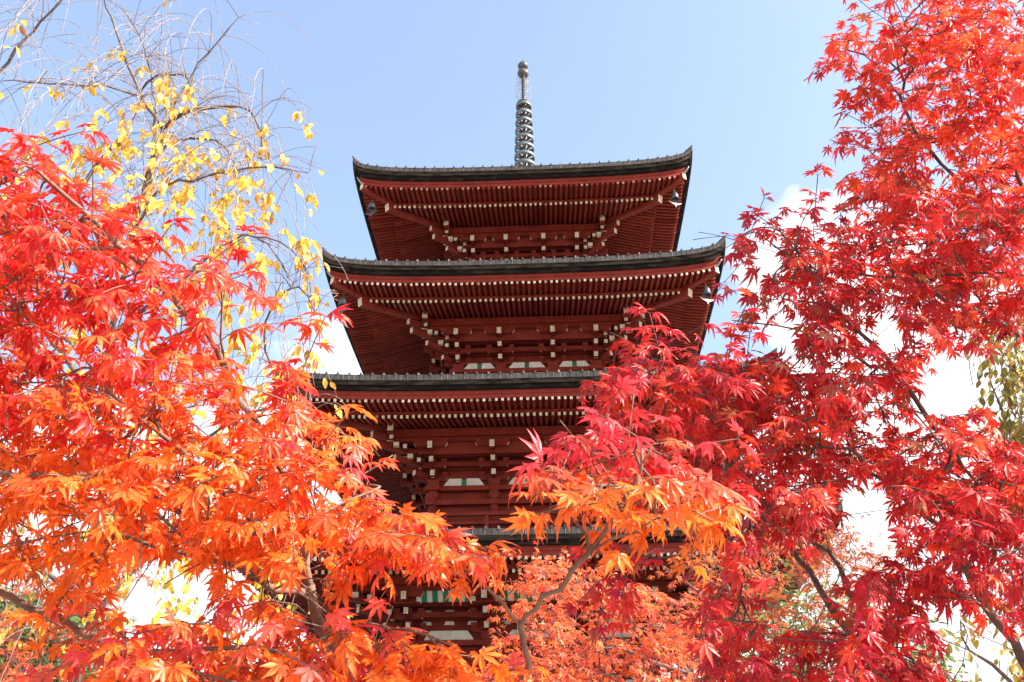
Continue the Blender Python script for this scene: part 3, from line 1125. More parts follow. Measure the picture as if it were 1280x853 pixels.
def sprays(sk, ends, size, pairs=3, twig=0.2, droop=0.5, face=0.6, keep=1.0, spread=1.0, nv=0.38, avoid=()):
    """leafy twig at every end node: pairs of stalked leaves and one at the tip"""
    pos = []; tipd = []; nrm = []; pet = []; grp = []
    upz = np.array((0, 0, 1.0))
    sunv = np.array(SD)
    new = []
    for gi, e in enumerate(ends):
        d = sk.d[e].copy()
        d[2] *= 0.6
        d += rng.normal(0, 0.35, 3)
        d /= np.linalg.norm(d)
        cur = e; p = sk.p[e].copy()
        L_ = twig*rng.uniform(0.6, 1.25)
        if avoid:
            qx, qy = px_of(p+d*L_*0.7)
            if any(inside(w, qx, qy) for w in avoid):
                continue
        # plane of the spray: roughly level, tipped towards the light
        for q in range(pairs+1):
            if q:
                d = d+np.array((0, 0, -0.16*droop)); d /= np.linalg.norm(d)
                p = p+d*L_/pairs
                cur = sk.add(p, cur)
            side = np.cross(d, upz); ln = np.linalg.norm(side)
            side = side/ln if ln > 1e-3 else np.array((1.0, 0, 0))
            todo = [(-1, 0.9), (1, 0.9)] if q < pairs else [(-1, 0.8), (1, 0.8), (0, 0)]
            for sgn, amt in todo:
                if rng.random() > keep:
                    continue
                t = d*(1-0.45*abs(sgn)*amt)+side*sgn*amt*spread+rng.normal(0, 0.28, 3)
                t /= np.linalg.norm(t)
                b = p+t*size*rng.uniform(0.35, 0.75)+np.array((0, 0, -0.1*size))
                tl = t+np.array((0, 0, -droop*rng.uniform(0.5, 1.6)))
                nn = upz*(1-face)+(sunv*0.6+np.array((0, -0.7, 0.1)))*face+rng.normal(0, nv, 3)
                pos.append(b); tipd.append(tl); nrm.append(nn); pet.append(p); grp.append(gi)
    return np.array(pos), np.array(tipd), np.array(nrm), np.array(pet), np.array(grp)

def clear(polys, *arrs):
    """drop the leaves that hang in the openings between the trees"""
    x, y = px_of(arrs[0])
    keep = np.array([not any(inside(p, a, b) for p in polys) for a, b in zip(x, y)])
    return tuple(a[keep] for a in arrs)

OPEN = [[(490, 535), (655, 535), (645, 590), (640, 655), (560, 655), (500, 615)],
        [(440, 725), (500, 728), (575, 740), (645, 745), (632, 800), (600, 804), (565, 788), (520, 766), (470, 748), (440, 752)],
        [(378, 453), (735, 460), (730, 520), (700, 545), (485, 545), (450, 505), (425, 486), (388, 484)]]
LGAP = [[(285, 695), (345, 720), (378, 722), (374, 680), (397, 680), (405, 740), (434, 815), (402, 815), (373, 768), (340, 752), (285, 716)],
        [(298, 440), (345, 450), (338, 535), (302, 500)], [(150, 690), (240, 690), (250, 755), (190, 785), (140, 765)], [(60, 395), (110, 400), (90, 432)], [(200, 372), (232, 370), (226, 402)],
        [(235, 500), (270, 495), (262, 530), (240, 535)], [(80, 640), (120, 650), (105, 672)]]
RGAP = [[(1052, 612), (1112, 608), (1122, 692), (1058, 694)], [(965, 690), (1048, 692), (1040, 775), (970, 790)], [(1175, 780), (1215, 770), (1278, 805), (1260, 845), (1180, 853)],
        [(1150, 465), (1212, 452), (1217, 515), (1148, 517)], [(962, 405), (1005, 408), (992, 445), (960, 440)], [(1240, 440), (1290, 425), (1290, 545), (1248, 540)],
        [(1090, 415), (1125, 400), (1138, 430), (1098, 440)], [(640, 380), (790, 380), (770, 425), (725, 450), (728, 535), (640, 540)]]
RPRUNE = [[(835, 285), (903, 285), (893, 395), (862, 425), (835, 405)], [(880, 60), (1012, 60), (1012, 215), (880, 215)]]
FORKGAP = [[(600, 700), (745, 668), (760, 690), (690, 790), (600, 790)]]

def px_of(P):
    d = P-CAM
    z = d@FW
    return 640+FPX*(d@RT)/z, 426.5-FPX*(d@UP)/z

def mixc(a, b, t):
    t = np.asarray(t)[:, None]
    return np.array(a)[None]*(1-t)+np.array(b)[None]*t

def jitter(col, amt=0.12):
    dull = rng.random(len(col)) < 0.05                     # a few faded, browning leaves
    k = rng.uniform(0.4, 0.9, (len(col), 1))
    col = np.where(dull[:, None], col*(1-k)+np.array((0.30, 0.115, 0.045))*k, col)
    return np.clip(col*np.exp(rng.normal(0, amt, (len(col), 1)))*np.exp(rng.normal(0, amt*0.5, col.shape)), 0.003, 0.95)

TM = [maple_template(random.Random(k)) for k in range(28)]
TMS = [maple_template(random.Random(50+k), slim=0.78) for k in range(10)]
TMF = [maple_template(random.Random(90+k), 5, 0.85, False) for k in range(10)]
TO = [oval_template(random.Random(130+k)) for k in range(8)]

def finish(tree, sk, bark, leaves, loc, thin_mat=None, thin=0.0, tip=0.0017):
    sk.radii(tip)
    mb = MB()
    sk.mesh(mb, bark, thin_mat, thin)
    o = mb.build('trunk', tree)
    o.matrix_parent_inverse = Matrix.Translation(Vector(loc)).inverted()
    leaves.matrix_parent_inverse = Matrix.Translation(Vector(loc)).inverted()

RED = (0.60, 0.024, 0.020)
CRIMSON = (0.42, 0.012, 0.026)
SCARLET = (0.74, 0.062, 0.022)
ORANGE = (0.80, 0.150, 0.014)
AMBER = (0.80, 0.180, 0.020)
PINK = (0.66, 0.06, 0.075)

# --- left maple: big leaves, red above, orange below
def left_maple():
    root = at(470, 1500, 2.55); root[2] = 0.0
    t = thing('maple_tree', 'big-leaved maple on the left, scarlet at the top turning orange below', 'tree', tuple(root), 'maples in autumn colour')
    sk = Skeleton(root)
    z = 2.5
    j0 = sk.limb([at(452, 900, 2.5), at(438, 850, 2.5), at(402, 785, 2.5)], 0.055, 0.020)
    a = sk.limb([at(402, 785, 2.5), at(387, 735, 2.5), at(384, 690, 2.52)], 0.017, 0.010, start=j0)
    sk.limb([at(387, 735, 2.5), at(355, 700, 2.55), at(330, 670, 2.6), at(255, 590, 2.6), at(170, 520, 2.6), at(90, 430, 2.55)], 0.013, 0.003)
    sk.limb([at(402, 785, 2.5), at(385, 748, 2.45), at(345, 740, 2.4), at(297, 708, 2.35), at(220, 690, 2.3), at(120, 660, 2.3)], 0.013, 0.003)
    sk.limb([at(384, 690, 2.52), at(360, 600, 2.6), at(335, 555, 2.65), at(300, 500, 2.65), at(280, 465, 2.65), at(277, 380, 2.65), at(279, 330, 2.65)], 0.009, 0.0025)
    sk.limb([at(280, 465, 2.65), at(255, 410, 2.6), at(215, 370, 2.6), at(150, 310, 2.6), at(90, 250, 2.6), at(30, 200, 2.6)], 0.006, 0.002)
    sk.limb([at(330, 670, 2.6), at(220, 640, 2.45), at(150, 598, 2.4), at(60, 590, 2.35), at(-60, 590, 2.3)], 0.008, 0.003)
    sk.limb([at(438, 850, 2.5), at(350, 815, 2.3), at(250, 810, 2.2), at(140, 820, 2.2)], 0.010, 0.003)
    sk.limb([at(402, 785, 2.5), at(450, 780, 2.35), at(510, 790, 2.25), at(560, 800, 2.25)], 0.008, 0.0025)
    sk.limb([at(384, 690, 2.52), at(420, 640, 2.5), at(450, 610, 2.45)], 0.006, 0.002)
    sk.limb([at(438, 850, 2.5), at(300, 900, 2.6), at(120, 800, 2.7), at(-60, 700, 2.7), at(-160, 560, 2.7), at(-200, 400, 2.7)], 0.02, 0.003)
    gaps = [[(150, 690), (235, 685), (265, 720), (240, 775), (150, 790), (125, 740)], [(395, 690), (440, 680), (445, 760), (400, 740)], [(300, 430), (340, 440), (330, 520), (290, 480)],
            [(345, 280), (420, 280), (400, 480), (352, 465)], [(0, 730), (90, 745), (120, 853), (0, 853)], [(400, 672), (470, 690), (560, 700), (640, 700), (640, 800), (570, 800), (520, 750), (470, 735), (420, 750)], [(60, 390), (120, 400), (90, 440), (40, 430)]]
    pts = scatter([
        ([(-40, 165), (20, 175), (75, 205), (-40, 215)], 2.4, 2.8, 9, []),
        ([(415, 540), (470, 560), (478, 610), (450, 640), (420, 620)], 2.3, 2.6, 12, []),
        ([(345, 465), (395, 480), (415, 515), (350, 520)], 2.4, 2.7, 7, []),
        ([(480, 650), (560, 660), (590, 690), (540, 700), (470, 690)], 2.15, 2.5, 14, []),
        ([(410, 775), (520, 790), (585, 815), (600, 880), (420, 880)], 2.0, 2.5, 26, []),
        ([(-40, 170), (20, 185), (60, 225), (120, 260), (165, 300), (225, 305), (265, 310), (300, 335), (305, 400), (290, 440), (180, 440), (60, 420), (-40, 420)], 2.3, 3.0, 120, gaps),
        ([(-60, 430), (60, 440), (200, 450), (330, 470), (360, 560), (200, 560), (-60, 560)], 2.2, 3.0, 84, gaps),
        ([(-60, 560), (200, 560), (370, 545), (420, 570), (450, 615), (445, 660), (380, 690), (280, 720), (160, 690), (-60, 730)], 2.1, 2.9, 135, gaps),
        ([(270, 690), (380, 690), (420, 720), (395, 760), (240, 760)], 2.2, 2.8, 20, gaps),
        ([(100, 795), (200, 770), (380, 785), (440, 785), (540, 795), (575, 825), (590, 870), (480, 900), (60, 900), (60, 840)], 2.0, 2.7, 100, gaps),
        ([(470, 635), (540, 645), (570, 665), (540, 685), (470, 680), (430, 660)], 2.3, 2.6, 14, []),
        ([(-300, 300), (-60, 200), (-60, 900), (-300, 900)], 2.2, 3.0, 120, []),
    ])
    pts = clear(OPEN, pts)[0]
    ends = sk.connect(pts)
    pos, td, nn, pt, gp = sprays(sk, ends, 0.052, 3, 0.18, 0.5, 0.34, 0.86, 1.0, 0.30, OPEN)
    pos, td, nn, pt, gp = clear(OPEN+LGAP, pos, td, nn, pt, gp)
    x, y = px_of(pos)
    gn = rng.normal(0, 1, len(ends))[gp]
    f = np.clip((y-425+gn*60+rng.normal(0, 40, len(y)))/200, 0, 1)
    col = mixc(SCARLET, ORANGE, f)
    col = np.where((f < 0.25)[:, None] & (rng.random(len(y)) < 0.5)[:, None], np.array(RED), col)
    amb = (y > 560) & (y < 740) & (gn > 0.6)
    col = np.where(amb[:, None], mixc(ORANGE, AMBER, rng.random(len(y))), col)
    pk = ((y > 745) | ((x > 430) & (y > 560))) & (rng.random(len(y))+gn*0.3 > 0.55)
    col = np.where(pk[:, None], mixc(PINK, ORANGE, rng.random(len(y))*0.75), col)
    col = jitter(col, 0.10)
    tip = col*np.array((0.95, 0.62, 0.9))
    sc = 0.055*rng.uniform(0.75, 1.2, len(pos))
    lv = leaf_mesh('crown', t, M_LEAF, TM, pos, td, nn, sc, col*np.array((1, 1.2, 1.15)), tip, pt)
    finish(t, sk, M_BARK, lv, root)

# --- right maple: red, many thinner limbs
def right_maple():
    root = at(1230, 1500, 3.3); root[2] = 0.0
    t = thing('maple_tree', 'tall crimson maple filling the right side, its limbs crossing in front of the pagoda', 'tree', tuple(root), 'maples in autumn colour')
    sk = Skeleton(root)
    b = sk.limb([at(1210, 1250, 3.3), at(1180, 1000, 3.3)], 0.07, 0.04)
    a1 = sk.limb([at(1180, 1000, 3.3), at(1110, 860, 3.3), at(1045, 770, 3.3), at(1010, 715, 3.35), at(985, 675, 3.4), at(930, 600, 3.4), at(880, 540, 3.4), at(820, 470, 3.4)], 0.019, 0.004, start=b)
    sk.limb([at(1110, 860, 3.3), at(1085, 770, 3.2), at(1065, 740, 3.2), at(1030, 690, 3.2), at(1000, 668, 3.2), at(950, 620, 3.15), at(900, 600, 3.1)], 0.014, 0.004)
    c1 = sk.limb([at(1180, 1000, 3.3), at(1330, 930, 3.2), at(1290, 845, 3.2), at(1262, 800, 3.2), at(1230, 755, 3.2), at(1195, 680, 3.2), at(1170, 620, 3.2), at(1190, 560, 3.3), at(1168, 532, 3.3), at(1139, 490, 3.3), at(1112, 450, 3.35), at(1057, 401, 3.4), at(1000, 330, 3.4), at(950, 290, 3.4)], 0.024, 0.003, start=b)
    sk.limb([at(1195, 680, 3.2), at(1090, 590, 3.1), at(1060, 560, 3.1), at(1000, 560, 3.1)], 0.010, 0.003)
    sk.limb([at(1230, 755, 3.2), at(1240, 640, 3.0), at(1180, 560, 3.0), at(1150, 520, 3.0)], 0.010, 0.003)
    sk.limb([at(1330, 930, 3.2), at(1400, 780, 3.3), at(1370, 620, 3.4), at(1320, 470, 3.5), at(1267, 411, 3.5), at(1188, 378, 3.5), at(1142, 352, 3.5), at(1090, 346, 3.55), at(1000, 340, 3.6)], 0.024, 0.003)
    sk.limb([at(1370, 620, 3.4), at(1345, 400, 3.6), at(1250, 285, 3.7), at(1190, 220, 3.7), at(1134, 148, 3.7), at(1095, 84, 3.75), at(1060, 60, 3.75)], 0.018, 0.003)
    sk.limb([at(1320, 470, 3.5), at(1300, 300, 3.8), at(1260, 180, 3.9), at(1215, 90, 3.9), at(1170, 10, 3.9), at(1130, -60, 3.9)], 0.015, 0.003)
    sk.limb([at(1340, 400, 3.6), at(1370, 150, 3.9), at(1300, 0, 4.0), at(1270, -90, 4.0)], 0.015, 0.003)
    sk.limb([at(1112, 450, 3.35), at(1090, 457, 3.3), at(1024, 421, 3.3), at(968, 405, 3.3), at(915, 400, 3.3)], 0.007, 0.002)
    gaps = [[(1045, 595), (1115, 595), (1130, 700), (1050, 705)], [(1145, 440), (1215, 440), (1215, 520), (1140, 515)], [(1150, 745), (1300, 765), (1300, 870), (1150, 870)],
            [(955, 375), (1010, 385), (1000, 455), (930, 470), (905, 440)], [(1075, 395), (1135, 380), (1145, 440), (1095, 450)], [(955, 660), (1080, 650), (1065, 780), (960, 800)], [(1215, 400), (1300, 390), (1300, 550), (1225, 550)]]
    pts = scatter([
        ([(1105, -30), (1060, 50), (1035, 85), (1085, 100), (1095, 200), (1100, 280), (1290, 280), (1290, -30)], 3.2, 4.3, 230, gaps),
        ([(1090, 265), (1060, 300), (975, 280), (920, 285), (915, 320), (960, 370), (900, 420), (940, 440), (1290, 440), (1290, 260)], 2.9, 4.2, 210, gaps),
        ([(765, 455), (830, 432), (900, 445), (985, 438), (1000, 485), (800, 500)], 2.9, 3.7, 30, []),
        ([(1200, 560), (1300, 540), (1300, 660), (1200, 660)], 2.8, 3.8, 16, []),
        ([(890, 450), (860, 462), (805, 445), (765, 460), (760, 500), (745, 560), (720, 590), (760, 580), (960, 600), (1050, 620), (1290, 620), (1290, 440), (930, 440)], 2.8, 4.0, 290, gaps),
        ([(930, 600), (1290, 600), (1290, 780), (1200, 790), (1150, 850), (1080, 870), (1050, 790), (1010, 700), (910, 660)], 2.6, 3.6, 165, gaps),
        ([(900, 700), (950, 690), (945, 760), (965, 800), (990, 880), (890, 880), (885, 770)], 2.7, 3.3, 36, []),
        ([(1000, 780), (1100, 790), (1180, 830), (1180, 900), (1010, 900)], 2.6, 3.2, 40, []),
        ([(730, 680), (800, 660), (850, 690), (800, 720), (750, 740)], 3.0, 3.3, 7, []),
        ([(1290, -60), (1600, 100), (1600, 880), (1290, 880)], 2.8, 4.2, 210, []),
    ])
    pts = clear(RGAP, pts)[0]
    ends = sk.connect(pts)
    pos, td, nn, pt, gp = sprays(sk, ends, 0.044, 3, 0.18, 0.5, 0.42, 0.9, 1.0, 0.36, RGAP)
    pos, td, nn, pt, gp = clear(RGAP+RPRUNE, pos, td, nn, pt, gp)
    x, y = px_of(pos)
    gn = rng.normal(0, 1, len(ends))[gp]
    r = rng.random(len(y))
    col = mixc(RED, CRIMSON, np.clip(r*0.5+gn*0.25+0.15, 0, 1))
    hot = (gn > 0.3) & (r < 0.75)
    col = np.where(hot[:, None], mixc(RED, SCARLET, rng.random(len(y))), col)
    low = (y > 640) & (rng.random(len(y)) < 0.55)
    col = np.where(low[:, None], mixc((0.44, 0.013, 0.045), RED, rng.random(len(y))), col)
    up_ = (y < 240) & (rng.random(len(y)) < 0.6)
    col = np.where(up_[:, None], np.array(SCARLET)*np.array((1, 0.9, 1)), col)
    col = jitter(col, 0.12)
    tip = col*np.array((0.92, 0.75, 0.9))
    sc = 0.048*rng.uniform(0.7, 1.3, len(pos))
    lv = leaf_mesh('crown', t, M_LEAF, TM, pos, td, nn, sc, col*np.array((1.03, 1.5, 1.25)), tip, pt)
    finish(t, sk, M_BARKD, lv, root)

# --- slim forked maple in the middle, orange
def fork_maple():
    root = at(655, 1500, 2.2); root[2] = 0.0
    t = thing('maple_tree', 'slender orange maple with a bare Y-shaped fork in front of the pagoda', 'tree', tuple(root), 'maples in autumn colour')
    sk = Skeleton(root)
    j = sk.limb([at(658, 900, 2.2), at(656, 830, 2.2), at(655, 783, 2.2)], 0.010, 0.0062)
    sk.limb([at(655, 783, 2.2), at(632, 752, 2.2), at(606, 727, 2.2), at(580, 710, 2.2), at(548, 690, 2.2), at(520, 670, 2.15)], 0.0048, 0.002, start=j)
    sk.limb([at(655, 783, 2.2), at(672, 762, 2.2), at(700, 733, 2.2), at(740, 688, 2.2), at(775, 640, 2.15), at(800, 590, 2.1), at(815, 560, 2.1)], 0.0054, 0.002, start=j)
    sk.limb([at(740, 688, 2.2), at(790, 665, 2.1), at(850, 640, 2.05)], 0.005, 0.002)
    sk.limb([at(740, 688, 2.2), at(720, 650, 2.25), at(690, 600, 2.3)], 0.005, 0.002)
    pts = scatter([
        ([(660, 600), (720, 590), (800, 600), (880, 600), (900, 650), (850, 650), (770, 640), (690, 625), (650, 630)], 1.9, 2.5, 29, []),
        ([(700, 572), (745, 550), (800, 540), (850, 570), (780, 600), (700, 600)], 2.1, 2.6, 20, []),
        ([(480, 640), (550, 650), (560, 680), (520, 690), (440, 690)], 2.0, 2.4, 11, []),
    ])
    pts = clear(OPEN+FORKGAP, pts)[0]
    ends = sk.connect(pts)
    pos, td, nn, pt, gp = sprays(sk, ends, 0.05, 2, 0.14, 0.55, 0.42, 0.85, 1.0, 0.34, OPEN+FORKGAP)
    pos, td, nn, pt, gp = clear(OPEN+FORKGAP+[[(918, 560), (1020, 560), (1020, 740), (918, 740)]], pos, td, nn, pt, gp)
    x, y = px_of(pos)
    gn = rng.normal(0, 1, len(ends))[gp]
    f = np.clip((y-572)/45+gn*0.25, 0, 1)
    col = mixc((0.66, 0.04, 0.05), AMBER, f)
    col = np.where((x < 600)[:, None], mixc(SCARLET, ORANGE, rng.random(len(y))), col)
    col = jitter(col, 0.12)
    sc = 0.054*rng.uniform(0.7, 1.3, len(pos))
    lv = leaf_mesh('crown', t, M_LEAF, TM, pos, td, nn, sc, col*np.array((1, 1.1, 1)), col*np.array((0.95, 0.7, 0.9)), pt)
    finish(t, sk, M_BARK, lv, root)

# --- small-leaved maples further off
def far_maple(label, rootpx, limbs, regions, leaf, cols, z, tpl, pairs=4, bark=M_BARKD, r0=0.05, twig=0.3, keep=0.95, face=0.5):
    root = at(*rootpx); root[2] = 0.0
    t = thing('maple_tree', label, 'tree', tuple(root), 'maples in autumn colour')
    sk = Skeleton(root)
    for n_, lb in enumerate(limbs):
        sk.limb([at(*q) for q in lb], r0*(1 if n_ == 0 else 0.5), r0*0.35 if n_ == 0 else 0.004, seg=0.15)
    ends = sk.connect(scatter(regions), seg=0.16)
    pos, td, nn, pt, gp = sprays(sk, ends, leaf, pairs, twig, 0.5, face, keep)
    gn = rng.normal(0, 1, len(ends))[gp]
    f = np.clip(0.5+gn*0.3+rng.normal(0, 0.2, len(pos)), 0, 1)
    col = jitter(mixc(cols[0], cols[1], f), 0.24)
    dk = rng.random(len(col)) < 0.18
    col = np.where(dk[:, None], col*np.array((0.62, 0.42, 0.9)), col)
    lv = leaf_mesh('crown', t, M_LEAF, tpl, pos, td, nn, leaf*rng.uniform(0.7, 1.2, len(pos)), col, col*np.array((0.95, 0.7, 0.9)), None)
    finish(t, sk, bark, lv, root, tip=0.002)

# --- weeping cherry on the left, nearly bare
def cherry():
    root = at(60, 1500, 5.6); root[2] = 0.0
    t = thing('weeping_cherry_tree', 'half bare weeping cherry behind the left maple with thin hanging twigs and yellow leaves', 'tree', tuple(root))
    sk = Skeleton(root)
    a = sk.limb([at(70, 1000, 5.6), at(110, 780, 5.5), at(125, 640, 5.5), at(135, 520, 5.4), at(140, 420, 5.4), at(165, 300, 5.4), at(190, 215, 5.4), at(205, 165, 5.4)], 0.13, 0.016)
    sk.limb([at(190, 215, 5.4), at(205, 160, 5.4), at(240, 140, 5.3), at(285, 134, 5.2), at(310, 138, 5.15), at(325, 165, 5.1), at(330, 200, 5.1)], 0.016, 0.004)
    sk.limb([at(165, 300, 5.4), at(200, 190, 5.5), at(225, 175, 5.5), at(260, 175, 5.4), at(285, 185, 5.3), at(300, 215, 5.3)], 0.014, 0.004)
    sk.limb([at(205, 165, 5.4), at(175, 118, 5.4), at(160, 80, 5.4), at(145, 40, 5.4), at(130, -10, 5.4), at(120, -60, 5.4)], 0.012, 0.003)
    sk.limb([at(190, 215, 5.4), at(192, 105, 5.6), at(180, 60, 5.6), at(155, 15, 5.6)], 0.009, 0.003)
    sk.limb([at(175, 118, 5.4), at(200, 95, 5.3), at(225, 93, 5.3), at(240, 110, 5.2), at(243, 140, 5.2)], 0.008, 0.003)
    sk.limb([at(205, 155, 5.4), at(230, 110, 5.6), at(260, 65, 5.6), at(300, 22, 5.6)], 0.006, 0.0018)
    sk.limb([at(140, 420, 5.4), at(90, 300, 5.2), at(110, 220, 5.2), at(150, 175, 5.2), at(178, 120, 5.2)], 0.02, 0.005)
    sk.limb([at(178, 120, 5.2), at(130, 108, 5.1), at(80, 105, 5.0), at(0, 102, 5.0)], 0.006, 0.002)
    sk.limb([at(135, 520, 5.4), at(60, 420, 5.6), at(20, 380, 5.6), at(-80, 330, 5.6), at(-120, 230, 5.6), at(-60, 150, 5.6), at(0, 90, 5.6), at(40, 40, 5.6), at(80, -5, 5.6), at(110, -60, 5.6)], 0.032, 0.004)
    sk.limb([at(165, 300, 5.4), at(200, 240, 5.0), at(240, 225, 4.9), at(285, 215, 4.8), at(330, 208, 4.8), at(385, 217, 4.8)], 0.010, 0.002)
    sk.limb([at(140, 420, 5.4), at(230, 350, 5.2), at(290, 300, 5.0), at(320, 295, 5.0), at(345, 320, 4.9), at(360, 345, 4.9)], 0.014, 0.003)
    sk.limb([at(125, 640, 5.5), at(230, 560, 5.2), at(310, 520, 5.0), at(350, 505, 4.9), at(375, 530, 4.8)], 0.018, 0.004)
    sk.limb([at(110, 780, 5.5), at(40, 700, 5.2), at(0, 680, 5.2), at(-80, 660, 5.2)], 0.02, 0.004)
    sk.limb([at(110, 780, 5.5), at(180, 700, 5.6), at(240, 660, 5.6), at(320, 650, 5.5), at(385, 660, 5.4), at(410, 690, 5.4)], 0.02, 0.004)
    sk.limb([at(320, 295, 5.0), at(350, 300, 4.9), at(378, 325, 4.9), at(390, 370, 4.9)], 0.006, 0.002)
    sk.limb([at(350, 505, 5.0), at(330, 420, 5.0), at(350, 370, 4.95), at(375, 360, 4.9), at(392, 390, 4.9)], 0.008, 0.002)
    n0 = len(sk.p)
    P = np.array(sk.p[:n0]); rr = np.array(sk.r[:n0])
    cand = np.where((rr < 0.02) & (P[:, 2] > 1.8))[0]
    tips = []
    for q in range(620):
        b = int(rng.choice(cand))
        d = np.array((rng.normal(0.0, 0.55), rng.normal(-0.1, 0.6), rng.uniform(0.0, 0.9)))
        d /= np.linalg.norm(d)
        L_ = rng.uniform(0.35, 1.25)
        n = int(L_/0.065)
        cur = b; p = P[b].copy()
        ids = []
        for e in range(n):
            qx, qy = px_of(p)
            if (qx > 385 and qy < 330) or (qx > 418 and qy < 470) or (qx > 430 and qy < 700):
                break
            d = d+np.array((0, 0, -0.24))+rng.normal(0, 0.06, 3)
            d /= np.linalg.norm(d)
            p = p+d*0.065
            cur = sk.add(p, cur)
            ids.append(cur)
            if rng.random() < 0.06 and e > 2:
                d2 = d+rng.normal(0, 0.5, 3); c2 = cur; p2 = p.copy()
                for w in range(rng.integers(3, 8)):
                    d2 = d2+np.array((0, 0, -0.14))+rng.normal(0, 0.08, 3); d2 /= np.linalg.norm(d2)
                    p2 = p2+d2*0.055
                    c2 = sk.add(p2, c2); ids.append(c2)
        tips.append(ids)
    # short bare spurs on the upper limbs
    for q in range(110):
        b = int(rng.choice(cand))
        d = rng.normal(0, 1, 3); d[2] = abs(d[2])*0.8; d /= np.linalg.norm(d)
        cur = b; p = P[b].copy()
        for e in range(rng.integers(3, 9)):
            d = d+rng.normal(0, 0.12, 3); d /= np.linalg.norm(d)
            p = p+d*0.05
            cur = sk.add(p, cur)
    pos = []; td = []; nn = []
    for ids in tips:
        if len(ids) < 4:
            continue
        zz = sk.p[ids[0]]
        x, y = px_of(zz)
        prob = 0.05 if y < 130 else (0.62 if y > 175 else 0.25)
        if rng.random() > prob+0.1:
            continue
        for k in ids[len(ids)//3:]:
            if rng.random() < 0.32:
                for w in range(rng.integers(2, 6)):
                    pos.append(sk.p[k]+rng.normal(0, 0.012, 3))
                    td.append(np.array((0, 0, -1.0))+rng.normal(0, 0.42, 3))
                    nn.append(np.array((0.2, -1, 0.3))+rng.normal(0, 0.5, 3))
    pos = np.array(pos); td = np.array(td); nn = np.array(nn)
    pos, td, nn = clear([[(396, 150), (600, 150), (600, 640), (425, 640), (425, 380), (415, 350)]], pos, td, nn)
    r = rng.random(len(pos))
    col = jitter(mixc((0.80, 0.54, 0.10), (0.74, 0.38, 0.04), r), 0.14)
    gr = rng.random(len(pos)) < 0.2
    col = np.where(gr[:, None], col*np.array((0.62, 0.72, 0.6)), col)
    lv = leaf_mesh('crown', t, M_LEAF2, TO, pos, td, nn, 0.058*rng.uniform(0.6, 1.25, len(pos)), col, col*np.array((0.95, 0.85, 0.8)))
    finish(t, sk, M_CHERRY, lv, root, M_TWIG, 0.0045, 0.0017)

# --- other trees far behind
def bushy(name, label, rootpx, limbs, regions, leaf, c1, c2, tpl, droop=0.6, r0=0.1, pairs=4, twig=0.35, keep=0.95, bark=M_BARKD, cat='tree', spread=1.0, group=None):
    root = at(*rootpx); root[2] = 0.0
    t = thing(name, label, cat, tuple(root), group)
    sk = Skeleton(root)
    for n_, lb in enumerate(limbs):
        sk.limb([at(*q) for q in lb], r0*(1 if n_ == 0 else 0.5), r0*0.3 if n_ == 0 else 0.006, seg=0.2)
    ends = sk.connect(scatter(regions), seg=0.25)
    pos, td, nn, pt, gp = sprays(sk, ends, leaf, pairs, twig, droop, 0.4, keep, spread)
    f = np.clip(0.5+rng.normal(0, 0.3, len(ends))[gp]+rng.normal(0, 0.2, len(pos)), 0, 1)
    col = jitter(mixc(c1, c2, f), 0.18)
    lv = leaf_mesh('crown', t, M_LEAF2, tpl, pos, td, nn, leaf*rng.uniform(0.7, 1.25, len(pos)), col, col)
    finish(t, sk, bark, lv, root, tip=0.003)

left_maple()
right_maple()
fork_maple()
far_maple('fine-leaved salmon orange maple low in the middle, right of the forked maple', (850, 1500, 6.6),
          [[(848, 950, 6.6), (842, 850, 6.6), (836, 820, 6.6)], [(880, 860, 6.5), (866, 843, 6.5), (830, 815, 6.5), (800, 797, 6.5)], [(866, 843, 6.5), (820, 830, 6.4), (775, 812, 6.4), (740, 808, 6.3)],
           [(842, 850, 6.6), (900, 780, 6.8), (860, 730, 6.9), (840, 700, 6.9)], [(842, 850, 6.6), (700, 860, 6.3), (620, 850, 6.2)]],
          [([(690, 730), (740, 715), (800, 740), (850, 750), (900, 760), (910, 880), (620, 880), (600, 845), (650, 810), (640, 770)], 5.6, 7.4, 350, []),
           ([(640, 765), (660, 700), (690, 705), (680, 760)], 6.0, 6.6, 18, []), ([(560, 850), (640, 830), (700, 900), (540, 900)], 5.6, 6.6, 60, [])],
          0.052, ((0.72, 0.10, 0.025), (0.80, 0.22, 0.05)), 6.6, TMF, 4, M_BARKD, 0.05, 0.26)
far_maple('dark orange small-leaved maple behind the red branches, at the right of the pagoda', (980, 1500, 9.5),
          [[(985, 950, 9.5), (975, 850, 9.5), (965, 760, 9.5)], [(975, 850, 9.5), (1010, 800, 9.4), (1050, 720, 9.4)], [(975, 850, 9.5), (920, 760, 9.4), (890, 690, 9.3), (860, 665, 9.3)]],
          [([(850, 680), (920, 660), (1000, 650), (1050, 680), (1090, 670), (1110, 720), (1060, 770), (960, 810), (880, 780)], 8.4, 10.4, 190, []),
           ([(1020, 690), (1070, 665), (1100, 700), (1050, 720)], 8.6, 9.8, 20, [])],
          0.065, ((0.50, 0.10, 0.025), (0.66, 0.20, 0.03)), 9.5, TMF, 4, M_BARKD, 0.07, 0.36, 0.8)
